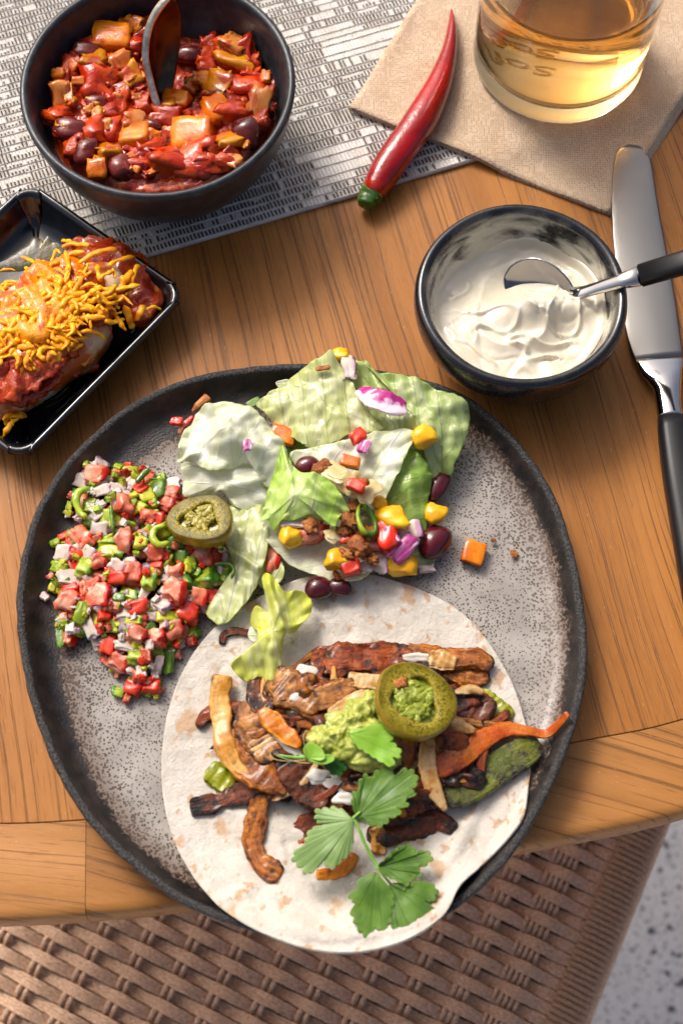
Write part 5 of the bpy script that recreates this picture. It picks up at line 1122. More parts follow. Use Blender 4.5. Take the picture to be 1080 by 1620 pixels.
for i, (x, y, z, w_, h_, a, m, lab) in enumerate(((566, 690, 3.7, 24, 20, 30, 'R', 'red pepper flake on the white right hand sheet'), (564, 769, 4.35, 28, 18, -20, 'R', 'red pepper fleck on the clear onion petal'), (612, 846, 2.8, 34, 52, 10, 'R', 'red pepper chunk left of the purple onion strip'), (555, 898, 2.6, 28, 24, 20, 'R', 'red pepper bit at the front of the white cup'),
        (553, 850, 2.7, 30, 20, 0, 'R', 'red pepper bit under the crumb heap'), (280, 667, 1.6, 18, 12, 0, 'R', 'lone red pepper bit on the upper left plate rim'), (491, 842, 2.5, 50, 34, 10, 'T', 'orange red tomato under the bright lettuce edge'), (432, 884, 1.8, 22, 36, 0, 'T', 'dark red tomato in the gap left of the white cup'), (590, 858, 2.5, 30, 24, 0, 'T', 'tomato piece beside the red pepper chunk'))):
    k = KIND[m]; bit('pepper_bit' if m == 'R' else 'tomato_bit', k[1][i % 4], x, y, z, w_, h_, a, lab, 'pepper' if m == 'R' else 'tomato')
car_m = [chunk_mesh('carrot_bit', CAR, rd=.08, amp=.05, seed=i*7) for i in range(3)]
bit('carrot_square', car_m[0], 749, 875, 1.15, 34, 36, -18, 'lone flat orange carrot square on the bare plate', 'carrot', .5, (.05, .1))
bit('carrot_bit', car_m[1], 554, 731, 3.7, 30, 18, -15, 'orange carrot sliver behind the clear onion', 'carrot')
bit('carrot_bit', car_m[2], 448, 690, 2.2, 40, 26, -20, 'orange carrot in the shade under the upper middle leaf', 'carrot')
CRU = [(508, 742, 3.8, 32, 24), (550, 822, 3.4, 22, 34), (568, 866, 3.1, 34, 28), (491, 832, 3.3, 30, 20), (545, 838, 3.0, 24, 20), (590, 885, 2.7, 22, 18), (548, 878, 2.9, 18, 26), (533, 910, 2.2, 10, 16), (575, 840, 3.0, 26, 20), (576, 762, 4.2, 18, 14), (585, 845, 3.1, 20, 22), (560, 800, 3.3, 20, 20)]
for i, (x, y, z, w_, h_) in enumerate(CRU): bit('fried_onion_crumb', crumb_m[i % 4], x, y, z, w_, h_, one.uniform(0, 180), 'ragged brown fried onion crumb in the salad centre', 'fried onion', group='fried onion crumbs in the salad centre')
def ribbon(name, pts, w_, th, m, label, cat, **k):
    P = [at(*q) for q in pts]; o = link(name, strip_mesh(name, P, w_, th, m, org=P[0], **k), None, P[0]); return prop(o, label, cat)
ribbon('fried_onion_strip', [(304, 652, 1.6), (316, 640, 1.7), (330, 628, 1.7)], [.25, .4, .5], .3, mat('fried_tan', '#b97a45', '#8f5227', sc1=2, rough=.5, bump=.6), 'tan fried onion strip on the upper left plate', 'fried onion', seed=2, amp=.25)
ribbon('onion_sliver', [(283, 686, 1.3), (292, 672, 1.4), (306, 658, 1.4)], [.2, .35, .25], .15, TOM, 'pink onion sliver beside the lone red pepper bit', 'onion', seed=5)
ribbon('fried_onion_strip', [(499, 584, 3.85), (522, 581, 3.95)], [.25, .3], .15, BRN, 'small brown strip on the upper middle lettuce corner', 'fried onion', seed=4)
ribbon('pepper_ring', [(568, 800, 3.4), (566, 820, 3.5), (574, 840, 3.5), (590, 846, 3.3), (594, 832, 3.2), (586, 812, 3.3), (574, 798, 3.4), (568, 800, 3.4)], [.22, .25, .22], .45, GRN, 'green pepper ring standing among the salad crumbs', 'pepper', seed=7, n=40)
bit('herb_scrap', KIND['D'][1][0], 402, 637, 1.6, 22, 12, 30, 'dark green herb scrap above the whitest lettuce leaf', 'herb', .1)
bit('kidney_bean', bean_m[0], 648, 905, 1.1, 26, 16, 0, 'mostly hidden purple bean between salad and tortilla edge', 'bean', .4)
bit('fried_onion_crumb', crumb_m[0], 780, 855, 1.0, 8, 6, 0, 'pale crumb on the plate above the carrot square', 'crumb', .08); bit('fried_onion_crumb', crumb_m[1], 812, 876, 1.0, 12, 12, 0, 'pale crumb on the plate right of the carrot square', 'crumb', .08)

# ============================================================ FAJITA FILLING
def fm(name, c1, c2, char, lo=.5, hi=.66, bump=.9, sss=.0, rough=.28, fibk=.8):
    g = NT(name); v = g.co(); ca = g.attr('ca'); sa = g.attr('sa'); ln = g.attr('len'); rn = g.math('MULTIPLY', g.rand, 40)
    def vec(a, b_, c_):
        cb = g.new('ShaderNodeCombineXYZ'); g.t.links.new(g.math('ADD', g.math('MULTIPLY', ln, a), rn), cb.inputs[0]); g.t.links.new(g.math('MULTIPLY', ca, b_), cb.inputs[1]); g.t.links.new(g.math('MULTIPLY', sa, c_), cb.inputs[2]); return cb.outputs[0]
    c = g.mix(g.rng(g.noise(vec(.5, .8, .8), 1.3, 3), .38, .62), hx(c1), hx(c2))
    fib = g.noise(vec(1.1, 4.5, 4.5), 1.2, 4, .6); c = g.mix(g.rng(fib, .42, .62, 0, fibk), c, hx(c2, .4))
    c = g.mix(g.rng(g.noise(vec(1.4, 2.5, 2.5), 1.5, 3), .62, .72, 0, .35), c, hx(c1, 1.3))
    e = g.math('POWER', g.math('ABSOLUTE', g.math('MULTIPLY', g.math('SUBTRACT', g.attr('along'), .5), 2)), 6)
    e2 = g.math('POWER', g.math('ABSOLUTE', ca), 4)
    m_ = g.math('ADD', g.noise(v, 1.5, 6, .68), g.math('ADD', g.math('MULTIPLY', e, .10), g.math('MULTIPLY', e2, .07)))
    c = g.mix(g.rng(m_, lo-.02, hi+.03), c, hx(char)); 
    g.p(col=c, rough=g.rng(g.noise(v, 5, 3), .35, .65, rough-.1, rough+.16), coat=.25, coatr=.08, spec=.35, sss=sss, sssr=(1, .4, .15), ssss=.1*S)
    n_ = g.bump(g.math('ADD', fib, g.math('MULTIPLY', g.noise(v, 5, 5, .65), 1.3)), bump, .10); n_ = g.bump(g.noise(v, 18, 2), .45, .03, n_); g.p(normal=n_); return g.m
F_ON = fm('seared_onion', '#bd7f2a', '#cf9c4e', '#5f2c0c', .56, .7, fibk=.25, bump=.4, sss=.3)
F_PALE = fm('pale_onion', '#cdb083', '#b98a4c', '#9a5a22', .56, .66, fibk=.15, bump=.3, sss=.3)
F_MEAT = fm('seared_meat', '#bd7226', '#955018', '#241006', .54, .67)
F_TAN = fm('glazed_meat', '#bf8448', '#9a6028', '#30180a', .52, .64)
F_RED = fm('red_brown_meat', '#a85018', '#80340e', '#260e06', .53, .66)
F_DARK = fm('charred_meat', '#683214', '#7c3814', '#180a06', .45, .6)
F_ORG = fm('seared_orange_pepper', '#c06a1a', '#cf8424', '#7a2e0c', .56, .7, fibk=.2, bump=.4, sss=.15)
F_GSL = fm('seared_green_slab', '#4c560f', '#666a16', '#241808', .49, .60, fibk=.6, bump=.7, rough=.14)
F_ORR = fm('seared_red_pepper', '#b8501a', '#c46a20', '#6a200a', .54, .68, fibk=.3, bump=.4, sss=.1)
F_GRN = fm('seared_green_pepper', '#5e6c10', '#3e6414', '#1a1206', .52, .64, bump=.5, rough=.2)
F_YGR = fm('yellow_green_pepper', '#99942a', '#7d8a1e', '#5f4a12', .57, .68, fibk=.15, bump=.3, sss=.2, rough=.2)
def Fz(*L): return [(280+x/3.176, 980+y/3.176) for x, y in L]
def Gz(*L): return [(560+x/3.0, 980+y/3.0) for x, y in L]
def heap(x, y):
    d = ((x-570)/235)**2+((y-1175)/140)**2
    return .95*max(0, 1-d)**.7
def faj(name, pts, wpx, m, label, cat, lv=0.0, th=.6, seed=None, amp=.2, **k):
    P = []
    for q in pts:
        x, y = q[0], q[1]; p = on(x, y, food_h, 0.3); z = p.z+heap(x, y)+lv+(q[2] if len(q) > 2 else 0); P.append(at(x, y, z))
    ws = [w_/ppc(pts[0][0], pts[0][1], 2)*1.22 for w_ in wpx]; faj.n += 1
    kw = dict(n=44, seg=20, amp=amp*.6, fr=.9, fine=.05, flat=5.5, rag=.28, seed=faj.n*2.7, org=P[0], caps=((.85, .4), (.4, .8), (.8, .75))[faj.n % 3]); kw.update(k); th = th*.78
    o = link(name, strip_mesh(name, P, ws, th, m, **kw), None, P[0]); return prop(o, label, cat)
faj.n = 0
# under layer
for i, (x, y, w_, h_) in enumerate(((520, 1150, 120, 90), (600, 1190, 150, 110), (690, 1180, 120, 100), (640, 1090, 130, 60), (480, 1110, 100, 70), (620, 1260, 150, 60), (470, 1200, 110, 60), (560, 1240, 90, 50), (700, 1130, 90, 70), (720, 1230, 80, 60))):
    p = on(x, y, food_h, .2); s_ = ppc(x, y, 1.6)
    o = link('meat_chunk', blob_mesh('meat_chunk', (F_DARK, F_MEAT, F_RED)[i % 3], w_/s_, h_/s_, 1.1+heap(x, y)*1.1, 4, .45, 2.3, seed=i*2.1, fine=.2), None, (p.x, p.y, p.z+heap(x, y)*.35+.1)); prop(o, 'dark seared meat chunk low in the taco filling', 'meat', 'meat chunks at the bottom of the filling')
faj('meat_strip', Fz((110, 545), (140, 490), (200, 460), (270, 450), (340, 450)), [16, 22, 22, 18], F_RED, 'curved brown strip behind the long onion, far left of the filling', 'meat', 0, .6)
faj('meat_strip', Fz((70, 945), (200, 920), (330, 870), (450, 845), (580, 890)), [20, 24, 24, 26, 20], F_DARK, 'dark red brown strip pointing left with a square cut end', 'meat', -.1, .6, caps=(.9, .5))
faj('meat_strip', Fz((430, 860), (395, 1000), (380, 1120), (430, 1220), (520, 1285)), [30, 30, 28, 28, 24], F_MEAT, 'long seared strip bending down towards the plate front', 'meat', -.15, .7, caps=(.5, .8))
faj('pepper_piece', Fz((150, 760), (200, 790), (270, 850)), [34, 42, 30], F_YGR, 'yellow green pepper piece left below the long onion', 'pepper', -.1, .6)
faj('pepper_strip', Fz((460, 1130), (600, 1090), (720, 1010), (830, 950), (900, 960)), [14, 30, 32, 30, 24], F_RED, 'glazed red brown pepper strip behind the left coriander leaf', 'pepper', -.35, .5, caps=(.2, .6))
faj('onion_piece', Fz((700, 1285), (780, 1280), (860, 1230), (900, 1180)), [14, 22, 20, 14], F_ORG, 'orange onion piece below the left coriander leaf', 'onion', -.2, .4)
faj('meat_strip', Gz((60, 1040), (180, 1010), (300, 975), (400, 960), (470, 1010)), [26, 36, 34, 32, 20], F_DARK, 'dark purple brown strip at the right under the onion crescent', 'meat', -.2, .7)
faj('onion_piece', Gz((100, 985), (118, 1040), (115, 1115)), [18, 26, 22], F_ON, 'tan onion piece standing below the coriander stem', 'onion', -.05, .5)
faj('meat_chunk', Gz((60, 880), (160, 900), (300, 890)), [40, 50, 30], F_DARK, 'charred chunk right of the upper coriander leaf', 'meat', -.2, .9)
faj('pepper_strip', Gz((420, 850), (560, 775), (700, 690), (800, 630), (880, 590)), [38, 48, 48, 44, 30], F_GSL, 'large dark green seared pepper slab with a charred tip', 'pepper', .12, .42, rag=.06, fine=.02, amp=.04, caps=(.6, .5))
faj('pepper_strip', Gz((590, 345), (650, 410), (735, 480)), [30, 42, 34], F_YGR, 'yellow green pepper piece right of the large jalapeno slice', 'pepper', -.2, .55)
faj('meat_strip', Fz((390, 300), (400, 400), (470, 470)), [20, 30, 24], F_DARK, 'charred tip under the yellow lettuce end', 'meat', .2, .6)
faj('mushroom_slice', Fz((350, 410), (370, 520), (430, 620), (500, 690)), [30, 46, 48, 30], F_TAN, 'grey brown glossy slab right of the long onion', 'mushroom', .25, .5)
faj('meat_strip', Fz((270, 560), (320, 680), (420, 770), (560, 850)), [28, 42, 46, 30], F_MEAT, 'broad brown meat strip in the left of the filling', 'meat', .15, .8)
faj('onion_strip', Fz((238, 285), (218, 420), (228, 580), (280, 720), (370, 815)), [24, 27, 25, 24, 16], F_ON, 'long amber onion strip with browned edge at the far left', 'onion', .45, .45, rag=.1, caps=(.85, .4))
faj('meat_strip', Fz((560, 700), (620, 800), (700, 890), (760, 900)), [40, 52, 46, 20], F_DARK, 'nearly black meat chunk left of the white sauce', 'meat', .15, .9)
faj('meat_strip', Fz((470, 290), (560, 340), (640, 400), (720, 450)), [34, 54, 50, 30], F_TAN, 'tan glossy meat slab streaked with white sauce', 'meat', .35, .7)
faj('pepper_strip', Fz((425, 450), (500, 530), (560, 590), (620, 640)), [12, 28, 26, 14], F_ORG, 'bright orange pepper strip over the left meat', 'pepper', .65, .35)
faj('meat_strip', Fz((660, 200), (800, 205), (940, 190), (1080, 185), (1190, 190)), [30, 38, 40, 38, 34], F_RED, 'long red brown strip along the top of the filling', 'meat', .1, .7)
faj('meat_strip', Gz((250, 160), (350, 180), (480, 190), (580, 185), (655, 225)), [30, 34, 30, 26, 20], F_MEAT, 'brown strip at the filling top right with a hooked end', 'meat', .15, .6)
faj('meat_strip', Gz((420, 240), (540, 270), (640, 285)), [30, 34, 22], F_MEAT, 'short brown strip below the hooked one, top right', 'meat', .0, .6)
faj('onion_piece', Gz((350, 190), (420, 200), (480, 215)), [20, 30, 22], F_PALE, 'glazed pale onion on the top right strips', 'onion', .5, .4)
faj('meat_strip', Fz((690, 400), (790, 375), (900, 345)), [30, 40, 32], F_TAN, 'orange brown piece with sauce above the guacamole', 'meat', .5, .6)
faj('onion_strip', Fz((860, 300), (940, 305), (1030, 320)), [16, 20, 16], F_PALE, 'pale onion strip running under the large jalapeno slice', 'onion', .7, .3)
faj('meat_strip', Fz((760, 480), (860, 420), (960, 370)), [16, 22, 18], F_PALE, 'whitish strip edging the guacamole', 'meat', .7, .35)
faj('meat_chunk', Gz((480, 400), (560, 430), (640, 480)), [34, 46, 34], F_DARK, 'charred chunk between jalapeno and yellow green pepper', 'meat', .05, .8)
faj('onion_strip', Gz((480, 345), (550, 332), (615, 352)), [8, 11, 7], F_PALE, 'thin tan onion strip right of the large jalapeno slice', 'onion', .75, .22)
faj('onion_strip', Gz((420, 500), (500, 510), (572, 528)), [14, 18, 7], F_PALE, 'second tan onion strip below the large jalapeno slice', 'onion', .6, .3)
faj('meat_strip', Gz((300, 640), (400, 600), (430, 650)), [26, 34, 24], F_MEAT, 'brown curl beneath the large jalapeno slice', 'meat', .1, .7)
faj('meat_strip', Gz((250, 760), (380, 720), (520, 660)), [36, 44, 30], F_RED, 'dark red meat under the orange carrot strip', 'meat', -.1, .8)
faj('carrot_strip', Gz((380, 730), (500, 645), (600, 575), (720, 525), (820, 530), (905, 545), (960, 505), (1012, 445)), [30, 36, 32, 26, 18, 13, 13, 11], F_ORR, 'long orange red pepper strip reaching out over the plate rim', 'pepper', .35, .4, n=60, amp=.08, rag=.08)
faj('onion_crescent', Gz((355, 565), (345, 670), (370, 790), (432, 905)), [16, 22, 22, 8], F_PALE, 'white onion crescent hanging down right of the guacamole', 'onion', .65, .3, amp=.06, rag=.06)
faj('fried_curl', Fz((225, 125), (240, 75), (310, 60), (380, 75)), [8, 11, 11, 12], F_DARK, 'small brown curl alone at the tortilla upper left', 'fried onion', -.1, .3)
rr2 = random.Random(77)
for i in range(46):
    x, y = 500+rr2.gauss(80, 110), 1160+rr2.gauss(0, 50)
    if ((x-575)/210)**2+((y-1165)/115)**2 > .9: continue
    p = on(x, y, food_h, .3); z = p.z+heap(x, y)+rr2.uniform(-.1, .25); s_ = rr2.uniform(.25, .6)
    o = link('charred_crumb', crumb_m[i % 4] if i % 5 == 0 else blob_mesh('charred_crumb', (F_DARK, F_MEAT, F_RED)[i % 3], 1, .7, .6, 3, .4, 2.0, seed=i, fine=.2), None, at(x, y, z), (rr2.random(), rr2.random(), rr2.random()*6), (s_*1.3, s_, s_)); prop(o, 'small charred crumb in the taco filling', 'meat', 'charred crumbs of the filling')
# thin seared strips piled through the filling
for i in range(95):
    a = rr2.uniform(0, 6.3); q = math.sqrt(rr2.random()); x, y = 575+205*q*math.cos(a), 1165+112*q*math.sin(a)
    if (x-560)**2/70**2+(y-1165)**2/50**2 < 1 or ((x-660)/68)**2+((y-1107)/62)**2 < 1: continue
    an = rr2.gauss(.15, .7); L_ = rr2.uniform(26, 60); bend = rr2.uniform(-14, 14); dx, dy = math.cos(an), -math.sin(an)
    pts = [(x-dx*L_, y-dy*L_), (x+dy*bend, y-dx*bend), (x+dx*L_, y+dy*L_)]
    faj('thin_strip', pts, [rr2.uniform(4, 8), rr2.uniform(8, 14), rr2.uniform(4, 9)], rr2.choice([F_MEAT, F_RED, F_DARK, F_DARK, F_ON, F_TAN, F_RED, F_PALE, F_ORG]), 'thin seared strip in the taco filling', 'meat', rr2.uniform(-.15, .28), rr2.uniform(.25, .42), n=24, seg=12, amp=.3, caps=(.3, .3))['group'] = 'thin seared strips of the filling'
# white sauce
WS = mat('white_sauce', '#d3cdc0', '#ddd8cd', rough=.18, sss=.4, rad=(1, .8, .6), ssc=.15, bump=.15, bs=3, coat=.3)
for i, (x, y, w_, h_, a, lab) in enumerate(((483, 1064, 30, 20, 0, 'white sauce spot at the upper left meat'), (496, 1104, 62, 22, -5, 'white sauce glaze on the tan meat slab'), (540, 1096, 50, 20, 5, 'white sauce glaze above the guacamole'), (455, 1178, 60, 18, -48, 'white sauce streak along the orange pepper strip'),
        (504, 1228, 30, 22, 0, 'white sauce drop on the black meat'), (545, 1240, 54, 26, -10, 'broad white sauce pool below the guacamole'), (556, 1262, 48, 18, 5, 'white sauce pool behind the coriander leaf'), (505, 1292, 46, 14, 40, 'white sauce smear on the tortilla beside the glazed pepper'), (660, 1040, 40, 14, 0, 'white sauce glaze at the top right strips'))):
    p = on(x, y, food_h, .3); z = p.z+heap(x, y)+(.42 if i in (1, 2, 3) else .3 if i in (0, 4, 8) else .15)
    if i == 7: z = p.z-.25
    bit('white_sauce', blob_mesh('white_sauce', WS, 1, 1, 1, 4, .3, 1.2, seed=i*3+1), x, y, z, w_*1.15, h_*1.15, a, lab, 'sauce', .28 if i != 7 else .1, (.1, .1))

# ============================================================ GUACAMOLE
g = NT('guacamole'); v = g.co(); c = g.mix(g.rng(g.noise(v, 1.6, 4), .35, .65), hx('#98a044'), hx('#b2b75e')); c = g.mix(g.rng(g.noise(v, 3.5, 3), .6, .7), c, hx('#8a9a30'))
g.p(col=c, rough=.3, sss=.25, sssr=(.8, 1, .3), ssss=.12*S, coat=.2, normal=g.bump(g.noise(v, 5, 5), .9, .12))
gp = [(512, 1172, 3.0, 52, 50), (540, 1150, 3.15, 60, 52), (568, 1128, 3.2, 56, 52), (588, 1112, 3.1, 34, 40), (548, 1180, 3.1, 60, 50), (580, 1200, 3.0, 70, 44), (600, 1182, 3.0, 56, 50), (570, 1158, 3.3, 70, 60), (608, 1205, 2.8, 50, 36), (530, 1165, 3.3, 34, 30), (560, 1140, 3.45, 34, 26)]
bm = bmesh.new(); G0 = at(560, 1165, 3.0)
for i, (x, y, z, w_, h_) in enumerate(gp):
    c0 = at(x, y, z-.2); s_ = ppc(x, y, z); t = bmesh.new(); bmesh.ops.create_icosphere(t, subdivisions=4, radius=1)
    for q in t.verts:
        d = q.co.copy(); k_ = 1+.3*ns(d.x*1.8+i*3, d.y*1.8, d.z*1.8)+.15*ns(d.x*5+i, d.y*5, d.z*5); q.co = (c0-G0+Vector((d.x*w_/s_/2*k_, d.y*h_/s_/2*k_, d.z*.62*k_)))*S
    tm_ = bpy.data.meshes.new('t'); t.to_mesh(tm_); bm.from_mesh(tm_); bpy.data.meshes.remove(tm_); t.free()
me = bpy.data.meshes.new('guacamole'); bm.to_mesh(me); bm.free(); me.materials.append(g.m)
o = link('guacamole', me, None, G0); md = o.modifiers.new('r', 'REMESH'); md.mode = 'VOXEL'; md.voxel_size = .045*S; md.use_smooth_shade = True; prop(o, 'dollop of light green guacamole on top of the taco filling', 'guacamole')

# ============================================================ JALAPENO SLICES
JAL = mat('pickled_jalapeno_flesh', '#6c5c18', '#7c6c24', sc1=1.2, c3='#524812', c3s=9, rough=.42, sss=.2, rad=(.9, 1, .3), ssc=.1, bump=.45, bs=9, bd=.04)
g = NT('jalapeno_flesh'); v = g.co(); c = g.mix(g.rng(g.attr('rad'), 0, .9), hx('#6a5f12'), hx('#a0903c')); c = g.mix(g.rng(g.noise(v, 11, 3), .45, .6), c, hx('#4c4512')); c = g.mix(g.rng(g.noise(v, 1.5, 3), .4, .7, 0, .5), c, hx('#857a2c'))
g.p(col=c, rough=.36, spec=.18, sss=.2, sssr=(.9, 1, .3), ssss=.1*S, normal=g.bump(g.noise(v, 9, 4), .4, .04)); JAL = g.m
JSK = mat('pickled_jalapeno_skin', '#75630f', '#8a6c18', sc1=.8, rough=.15, sss=.15, rad=(1, 1, .3), ssc=.1, coat=.5, bump=.15, bs=2)
JSE = mat('jalapeno_seed', '#9a8c3c', '#857e30', c3='#b0a458', sc1=1.2, rough=.25, sss=.35, rad=(1, 1, .4), ssc=.12, coat=.3, bump=.3, bs=4)
def jalapeno(label, outl, zt, tiltx, tilty, th, inner, seeds, seedm=JSE, lobes=3, ph=0):
    c_ = Vector(); pts = [at(x, y, zt) for x, y in outl]
    for p in pts: c_ += p
    c_ /= len(pts); O = spline([p-c_ for p in pts], 96, True); rt = empty('jalapeno_slice', c_, (tiltx, tilty, 0)); prop(rt, label, 'jalapeno slice')
    V = []; n = 96; ring = [(1.0, -th), (1.03, -th*.75), (1.035, -th*.3), (1.01, -.05), (.975, 0)]
    def rin(j):
        a = 2*math.pi*j/n; return inner*(1+.22*math.cos(lobes*a+ph)+.07*ns(math.cos(a)*2, math.sin(a)*2, inner*9))
    for k, z in ring:
        for p in O: V.append((p.x*k, p.y*k, z+.04*ns(p.x, p.y, 3)))
    sk = link('skin', mesh('skin', V, grid_faces(len(ring), n, True), JSK), rt)
    V = []
    prof = [(.975, 0, 0), (.9, .015, 0), (0, 0, .55), (0, .015, .25), (0, -.02, .06), (0, -.10, 0), (0, -.42, .0)]
    for i, (k, z, mixr) in enumerate(prof):
        for j, p in enumerate(O):
            kk_ = k if k else rin(j)+(.93-rin(j))*mixr
            V.append((p.x*kk_, p.y*kk_, z+.03*ns(p.x*1.5, p.y*1.5, 1)))
    RA = [r_ for r_ in (0, .1, .5, .8, 1, 1, 1) for _ in range(n)]
    link('flesh', mesh('flesh', V, grid_faces(len(prof), n, True), JAL, attrs={'rad': RA}), rt)
    Rm_ = sum(p.length for p in O)/n
    # membranes joining the core to the wall, and seeds
    for i in range(lobes):
        a = (2*math.pi*i-ph+math.pi)/lobes
        L_ = [Vector((math.cos(a)*Rm_*t, math.sin(a)*Rm_*t, -.12-.03*t)) for t in (.05, .3, inner*.98+.05)]
        link('membrane', strip_mesh('membrane', L_, [.34, .26, .36], .34, seedm, n=14, seg=10, amp=.15, seed=i), rt)
    for i, (dx, dy, w_, h_, a) in enumerate(seeds):
        link('seed', blob_mesh('seed', seedm, w_*1.5, h_*1.5, .3, 4, .3, 2.2, seed=i*2+ph), rt, (dx*Rm_*.9, dy*Rm_*.9, -.10), (0, .1, R(a)))
    # dark floor inside the cavity
    V = [(p.x*.8, p.y*.8, -.30) for p in O]+[(0, 0, -.30)]
    link('cavity_floor', mesh('cavity_floor', V, [(i, (i+1) % n, n) for i in range(n)], JSE if seedm is JSE else GUJ), rt)
GUJ = mat('guacamole_fill', '#7f8a2c', '#97a040', sc1=2, c3='#5c621a', c3s=3, rough=.25, sss=.3, rad=(.8, 1, .3), ssc=.1, bump=.9, bs=5, bd=.12, coat=.3)
jalapeno('brown green jalapeno slice with open seed holes, lying on salsa and lettuce', [(262, 822), (270, 800), (290, 786), (315, 781), (340, 782), (358, 796), (366, 815), (364, 838), (350, 852), (325, 857), (298, 852), (275, 842)], 3.6, R(-9), R(-7), .8, .54,
         [(.12, .36, .55, .36, 10), (-.36, .12, .34, .26, -40), (.40, .02, .38, .3, 60), (-.05, -.12, .5, .6, 0), (-.42, -.12, .4, .24, 70), (.30, .25, .2, .3, 30)], lobes=3, ph=.5)
jalapeno('larger olive jalapeno slice filled with guacamole, on top of the taco filling', [(598, 1085), (608, 1062), (632, 1048), (662, 1048), (690, 1060), (712, 1080), (724, 1104), (720, 1130), (702, 1152), (676, 1166), (650, 1166), (622, 1156), (604, 1136), (596, 1110)], 4.35, R(-4), R(10), .7, .55,
         [(.1, .2, .7, .6, 20), (-.3, .1, .6, .6, 0), (.2, -.25, .5, .45, 0), (-.1, -.35, .7, .4, 20), (0, .45, .5, .3, 0), (.4, .1, .3, .45, 0), (-.35, -.2, .3, .4, 0), (-.2, .38, .35, .3, 0)], GUJ, lobes=3, ph=1.3)
bit('fried_onion_crumb', crumb_m[2], 631, 1082, 4.4, 22, 18, 0, 'pale pink crumb on the large jalapeno slice', 'crumb')

# ============================================================ CORIANDER
def leafmat(name, c1, c2, vc, tc):
    g = NT(name); v = g.co(); ve = g.attr('vein'); c = g.mix(g.rng(g.noise(v, .9, 3), .35, .65), hx(c1), hx(c2)); c = g.mix(g.math('MULTIPLY', ve, .32), c, hx(vc)); c = g.mix(g.rng(g.attr('rho'), .85, 1, 0, .35), c, hx(tc))
    nb = g.bump(g.math('ADD', g.math('MULTIPLY', ve, -.3), g.math('MULTIPLY', g.noise(v, 6, 4), .5)), .2, .03)
    g.p(col=c, rough=.38, spec=.45, normal=nb); t = g.new('ShaderNodeBsdfTranslucent'); g.set(t.inputs[0], hx(tc)); mx_ = g.new('ShaderNodeMixShader'); mx_.inputs[0].default_value = .28
    g.t.links.new(g.b.outputs[0], mx_.inputs[1]); g.t.links.new(t.outputs[0], mx_.inputs[2]); g.t.links.new(mx_.outputs[0], g.out.inputs[0]); return g.m
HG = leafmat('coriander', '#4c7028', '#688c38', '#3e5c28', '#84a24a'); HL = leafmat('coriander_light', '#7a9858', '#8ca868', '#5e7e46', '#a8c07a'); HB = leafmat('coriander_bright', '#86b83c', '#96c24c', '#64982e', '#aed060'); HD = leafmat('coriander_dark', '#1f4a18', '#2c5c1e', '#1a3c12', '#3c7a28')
ST = mat('herb_stem', '#6fa040', '#86b455', sc1=1, rough=.3, sss=.25, rad=(.6, 1, .3), ssc=.08)
def leaf_px(parent, org, base, outl, z, zb, m, seed, name='leaflet', label=None, tooth=.085, curl=.12, conv=None, k=17.0):
    """a leaf blade from its outline (photo pixels) at height z, hinged at its base"""
    cv = conv or (lambda x, y: (430+x/3.724, 1160+y/3.724))
    B = at(*cv(*base), zb); C = [at(*cv(x, y), z+curl*.8*ns(x*.003+seed, y*.003)) for x, y in outl]
    P = spline([B]+C, 420, True); n = len(P); cen = sum(P, Vector())/n
    # teeth along the margin, fading at the base
    arc = 0; Q = []
    for i in range(n):
        arc += (P[i]-P[i-1]).length if i else 0
        t = (P[(i+1) % n]-P[i-1]).normalized(); nr = Vector((t.y, -t.x, 0))
        if nr.dot(P[i]-cen) < 0: nr = -nr
        d = (abs(math.sin(arc*k/2+seed))**.7-.6)*tooth*2*sstep(.15, .8, (P[i]-B).length)+tooth*.5*ns(arc*3, seed)
        Q.append(P[i]+nr*d)
    tips = []
    D = [(p-B).length for p in C]
    for i, p in enumerate(C):
        if D[i] >= max(D[max(i-2, 0):i+3])-.001 and D[i] > .74*max(D): tips.append(p)
    L = max(D); V = []; RHO = []; VE = []; NR_ = 30
    for i in range(NR_+1):
        rho = i/NR_
        for q in Q:
            r = B+(q-B)*rho; ve = 0
            for tp in tips:
                ab = tp-B; t = max(0, min(.93, (r-B).dot(ab)/ab.dot(ab))); dd_ = (r-B-ab*t).length; ve = max(ve, math.exp(-(dd_/(.028+.03*(1-t)))**2))
                if .15 < t < .93 and dd_ < .55:
                    s_ = (t*ab.length-dd_*1.1)/.34; ve = max(ve, .45*math.exp(-((s_-round(s_))/.10)**2)*(1-dd_/.6))
            z_ = curl*(1.2*ns(r.x*.8+seed, r.y*.8, seed)+.25*ns(r.x*1.9+seed, r.y*1.9, 2))-.006*ve-.05*rho*rho
            V.append(tuple(r+Vector((0, 0, z_))-org)); RHO.append(rho); VE.append(ve)
    o = link(name, mesh(name, V, grid_faces(NR_+1, n, True), m, attrs={'rho': RHO, 'vein': VE}), parent); solid(o, .02, 0)
    if label: o['label'] = label
    return o
sp = empty('coriander_sprig', at(575, 1330, 2.4)); prop(sp, 'fresh green coriander sprig on the tortilla front', 'coriander'); OC = Vector(sp.location)/S
P = [at(557, 1293, 3.3), at(565, 1305, 3.2), at(577, 1335, 3.0), at(590, 1360, 2.8), at(600, 1376, 2.75), at(612, 1392, 2.6), at(622, 1402, 2.55)]
link('stem', strip_mesh('stem', P, [.13, .14, .15, .15, .13, .1], .13, ST, n=30, seg=10, amp=.02, org=OC, fine=.01), sp)
link('stem', strip_mesh('stem', [at(557, 1295, 3.3), at(563, 1290, 3.35), at(570, 1284, 3.4)], [.11, .1], .1, ST, n=10, seg=8, amp=0, org=OC), sp)
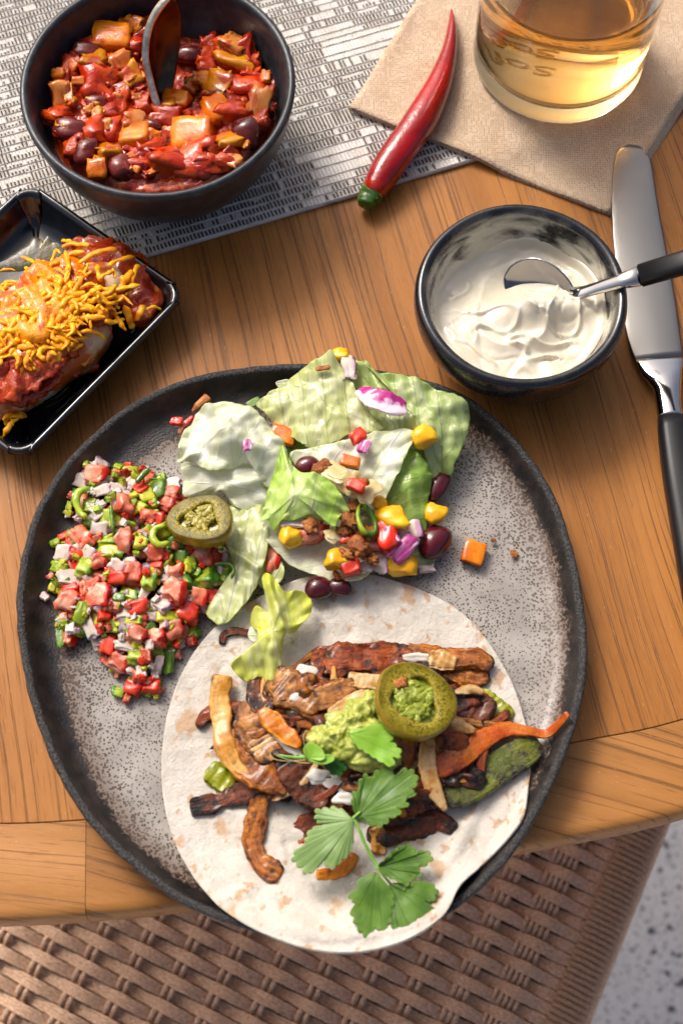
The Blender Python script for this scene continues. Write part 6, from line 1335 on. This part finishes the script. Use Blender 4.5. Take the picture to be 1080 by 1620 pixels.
leaf_px(sp, OC, (505, 495), [(478, 440), (474, 390), (482, 340), (520, 325), (515, 280), (555, 240), (600, 262), (618, 222), (690, 205), (738, 245), (780, 205), (840, 228), (856, 290), (815, 325), (850, 352), (790, 378), (800, 425), (740, 425), (752, 478), (700, 498), (660, 540), (600, 540), (560, 510), (535, 485)], 3.5, 3.3, HG, 1.3)
leaf_px(sp, OC, (480, 515), [(435, 488), (405, 450), (345, 435), (262, 455), (258, 505), (292, 548), (235, 560), (198, 612), (200, 655), (132, 705), (124, 752), (165, 790), (205, 832), (250, 800), (284, 760), (292, 705), (306, 760), (350, 800), (400, 762), (458, 700), (470, 640), (452, 575), (470, 540)], 3.1, 3.3, HL, 4.1, label='paler coriander leaflet facing up, left')
leaf_px(sp, OC, (612, 820), [(560, 842), (520, 862), (498, 895), (520, 925), (455, 960), (470, 990), (510, 1005), (468, 1050), (488, 1120), (530, 1180), (578, 1200), (615, 1150), (660, 1165), (695, 1110), (700, 1050), (716, 980), (690, 930), (650, 870)], 2.75, 2.7, HG, 7.7)
leaf_px(sp, OC, (690, 885), [(730, 900), (770, 925), (830, 900), (900, 878), (968, 910), (962, 975), (890, 1000), (955, 1030), (935, 1088), (860, 1098), (820, 1130), (830, 1180), (790, 1190), (745, 1160), (700, 1132), (704, 1060), (725, 990), (705, 935)], 2.8, 2.65, HG, 2.9)
leaf_px(sp, OC, (628, 790), [(640, 760), (690, 728), (740, 680), (820, 658), (848, 705), (900, 688), (942, 722), (918, 770), (860, 785), (885, 830), (835, 850), (795, 892), (742, 862), (690, 850), (650, 825)], 3.0, 2.75, HG, 5.2)
idc = lambda x, y: (x, y)
tl = empty('coriander_leaf', at(555, 1160, 3.9)); prop(tl, 'single bright coriander leaf lying on the guacamole', 'coriander'); OC = Vector(tl.location)/S
leaf_px(tl, OC, (554, 1162), [(566, 1153), (585, 1154), (598, 1145), (612, 1153), (621, 1163), (618, 1174), (630, 1182), (634, 1196), (624, 1200), (622, 1212), (608, 1206), (596, 1198), (578, 1188), (562, 1178)], 3.85, 3.8, HB, 3.3, name='blade', conv=idc)
link('stem', strip_mesh('stem', [at(548, 1156, 3.6), at(557, 1162, 3.75)], [.08, .1], .1, ST, n=8, seg=8, amp=0, org=OC), tl)
ps = empty('pea_shoot', at(500, 1190, 3.2)); prop(ps, 'small pea shoot with hair thin tendrils left of the guacamole', 'herb'); OC = Vector(ps.location)/S
link('stem', strip_mesh('stem', [at(440, 1194, 3.3), at(455, 1197, 3.35), at(475, 1198, 3.3), at(500, 1197, 3.3), at(520, 1205, 3.1)], [.08, .14, .2, .16], .14, ST, n=24, seg=8, amp=.02, org=OC), ps)
leaf_px(ps, OC, (486, 1199), [(480, 1190), (481, 1180), (490, 1175), (500, 1178), (510, 1186), (514, 1198), (506, 1203)], 3.6, 3.45, HB, 1.1, name='leaf', conv=idc, tooth=.01)
leaf_px(ps, OC, (488, 1203), [(500, 1196), (515, 1192), (528, 1196), (526, 1204), (510, 1209)], 3.5, 3.4, HB, 2.1, name='leaf', conv=idc, tooth=.01)
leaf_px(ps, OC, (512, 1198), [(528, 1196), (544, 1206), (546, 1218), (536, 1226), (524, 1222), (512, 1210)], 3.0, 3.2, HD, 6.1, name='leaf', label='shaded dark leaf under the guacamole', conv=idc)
TD = mat('tendril', '#c9c98c', rough=.4, transl=.2)
for pts in ([(487, 1196, 3.5), (482, 1180, 3.9), (480, 1165, 4.1), (485, 1155, 4.1), (488, 1157, 4.0)], [(484, 1202, 3.3), (460, 1204, 3.4), (438, 1202, 3.4), (428, 1196, 3.4), (428, 1192, 3.4)], [(500, 1206, 3.3), (480, 1207, 3.3), (450, 1200, 3.5), (432, 1192, 3.5)]):
    P = [at(*q) for q in pts]; link('tendril', strip_mesh('tendril', P, [.04, .035, .03], .035, TD, n=30, seg=6, amp=0, fine=0, org=OC), ps)
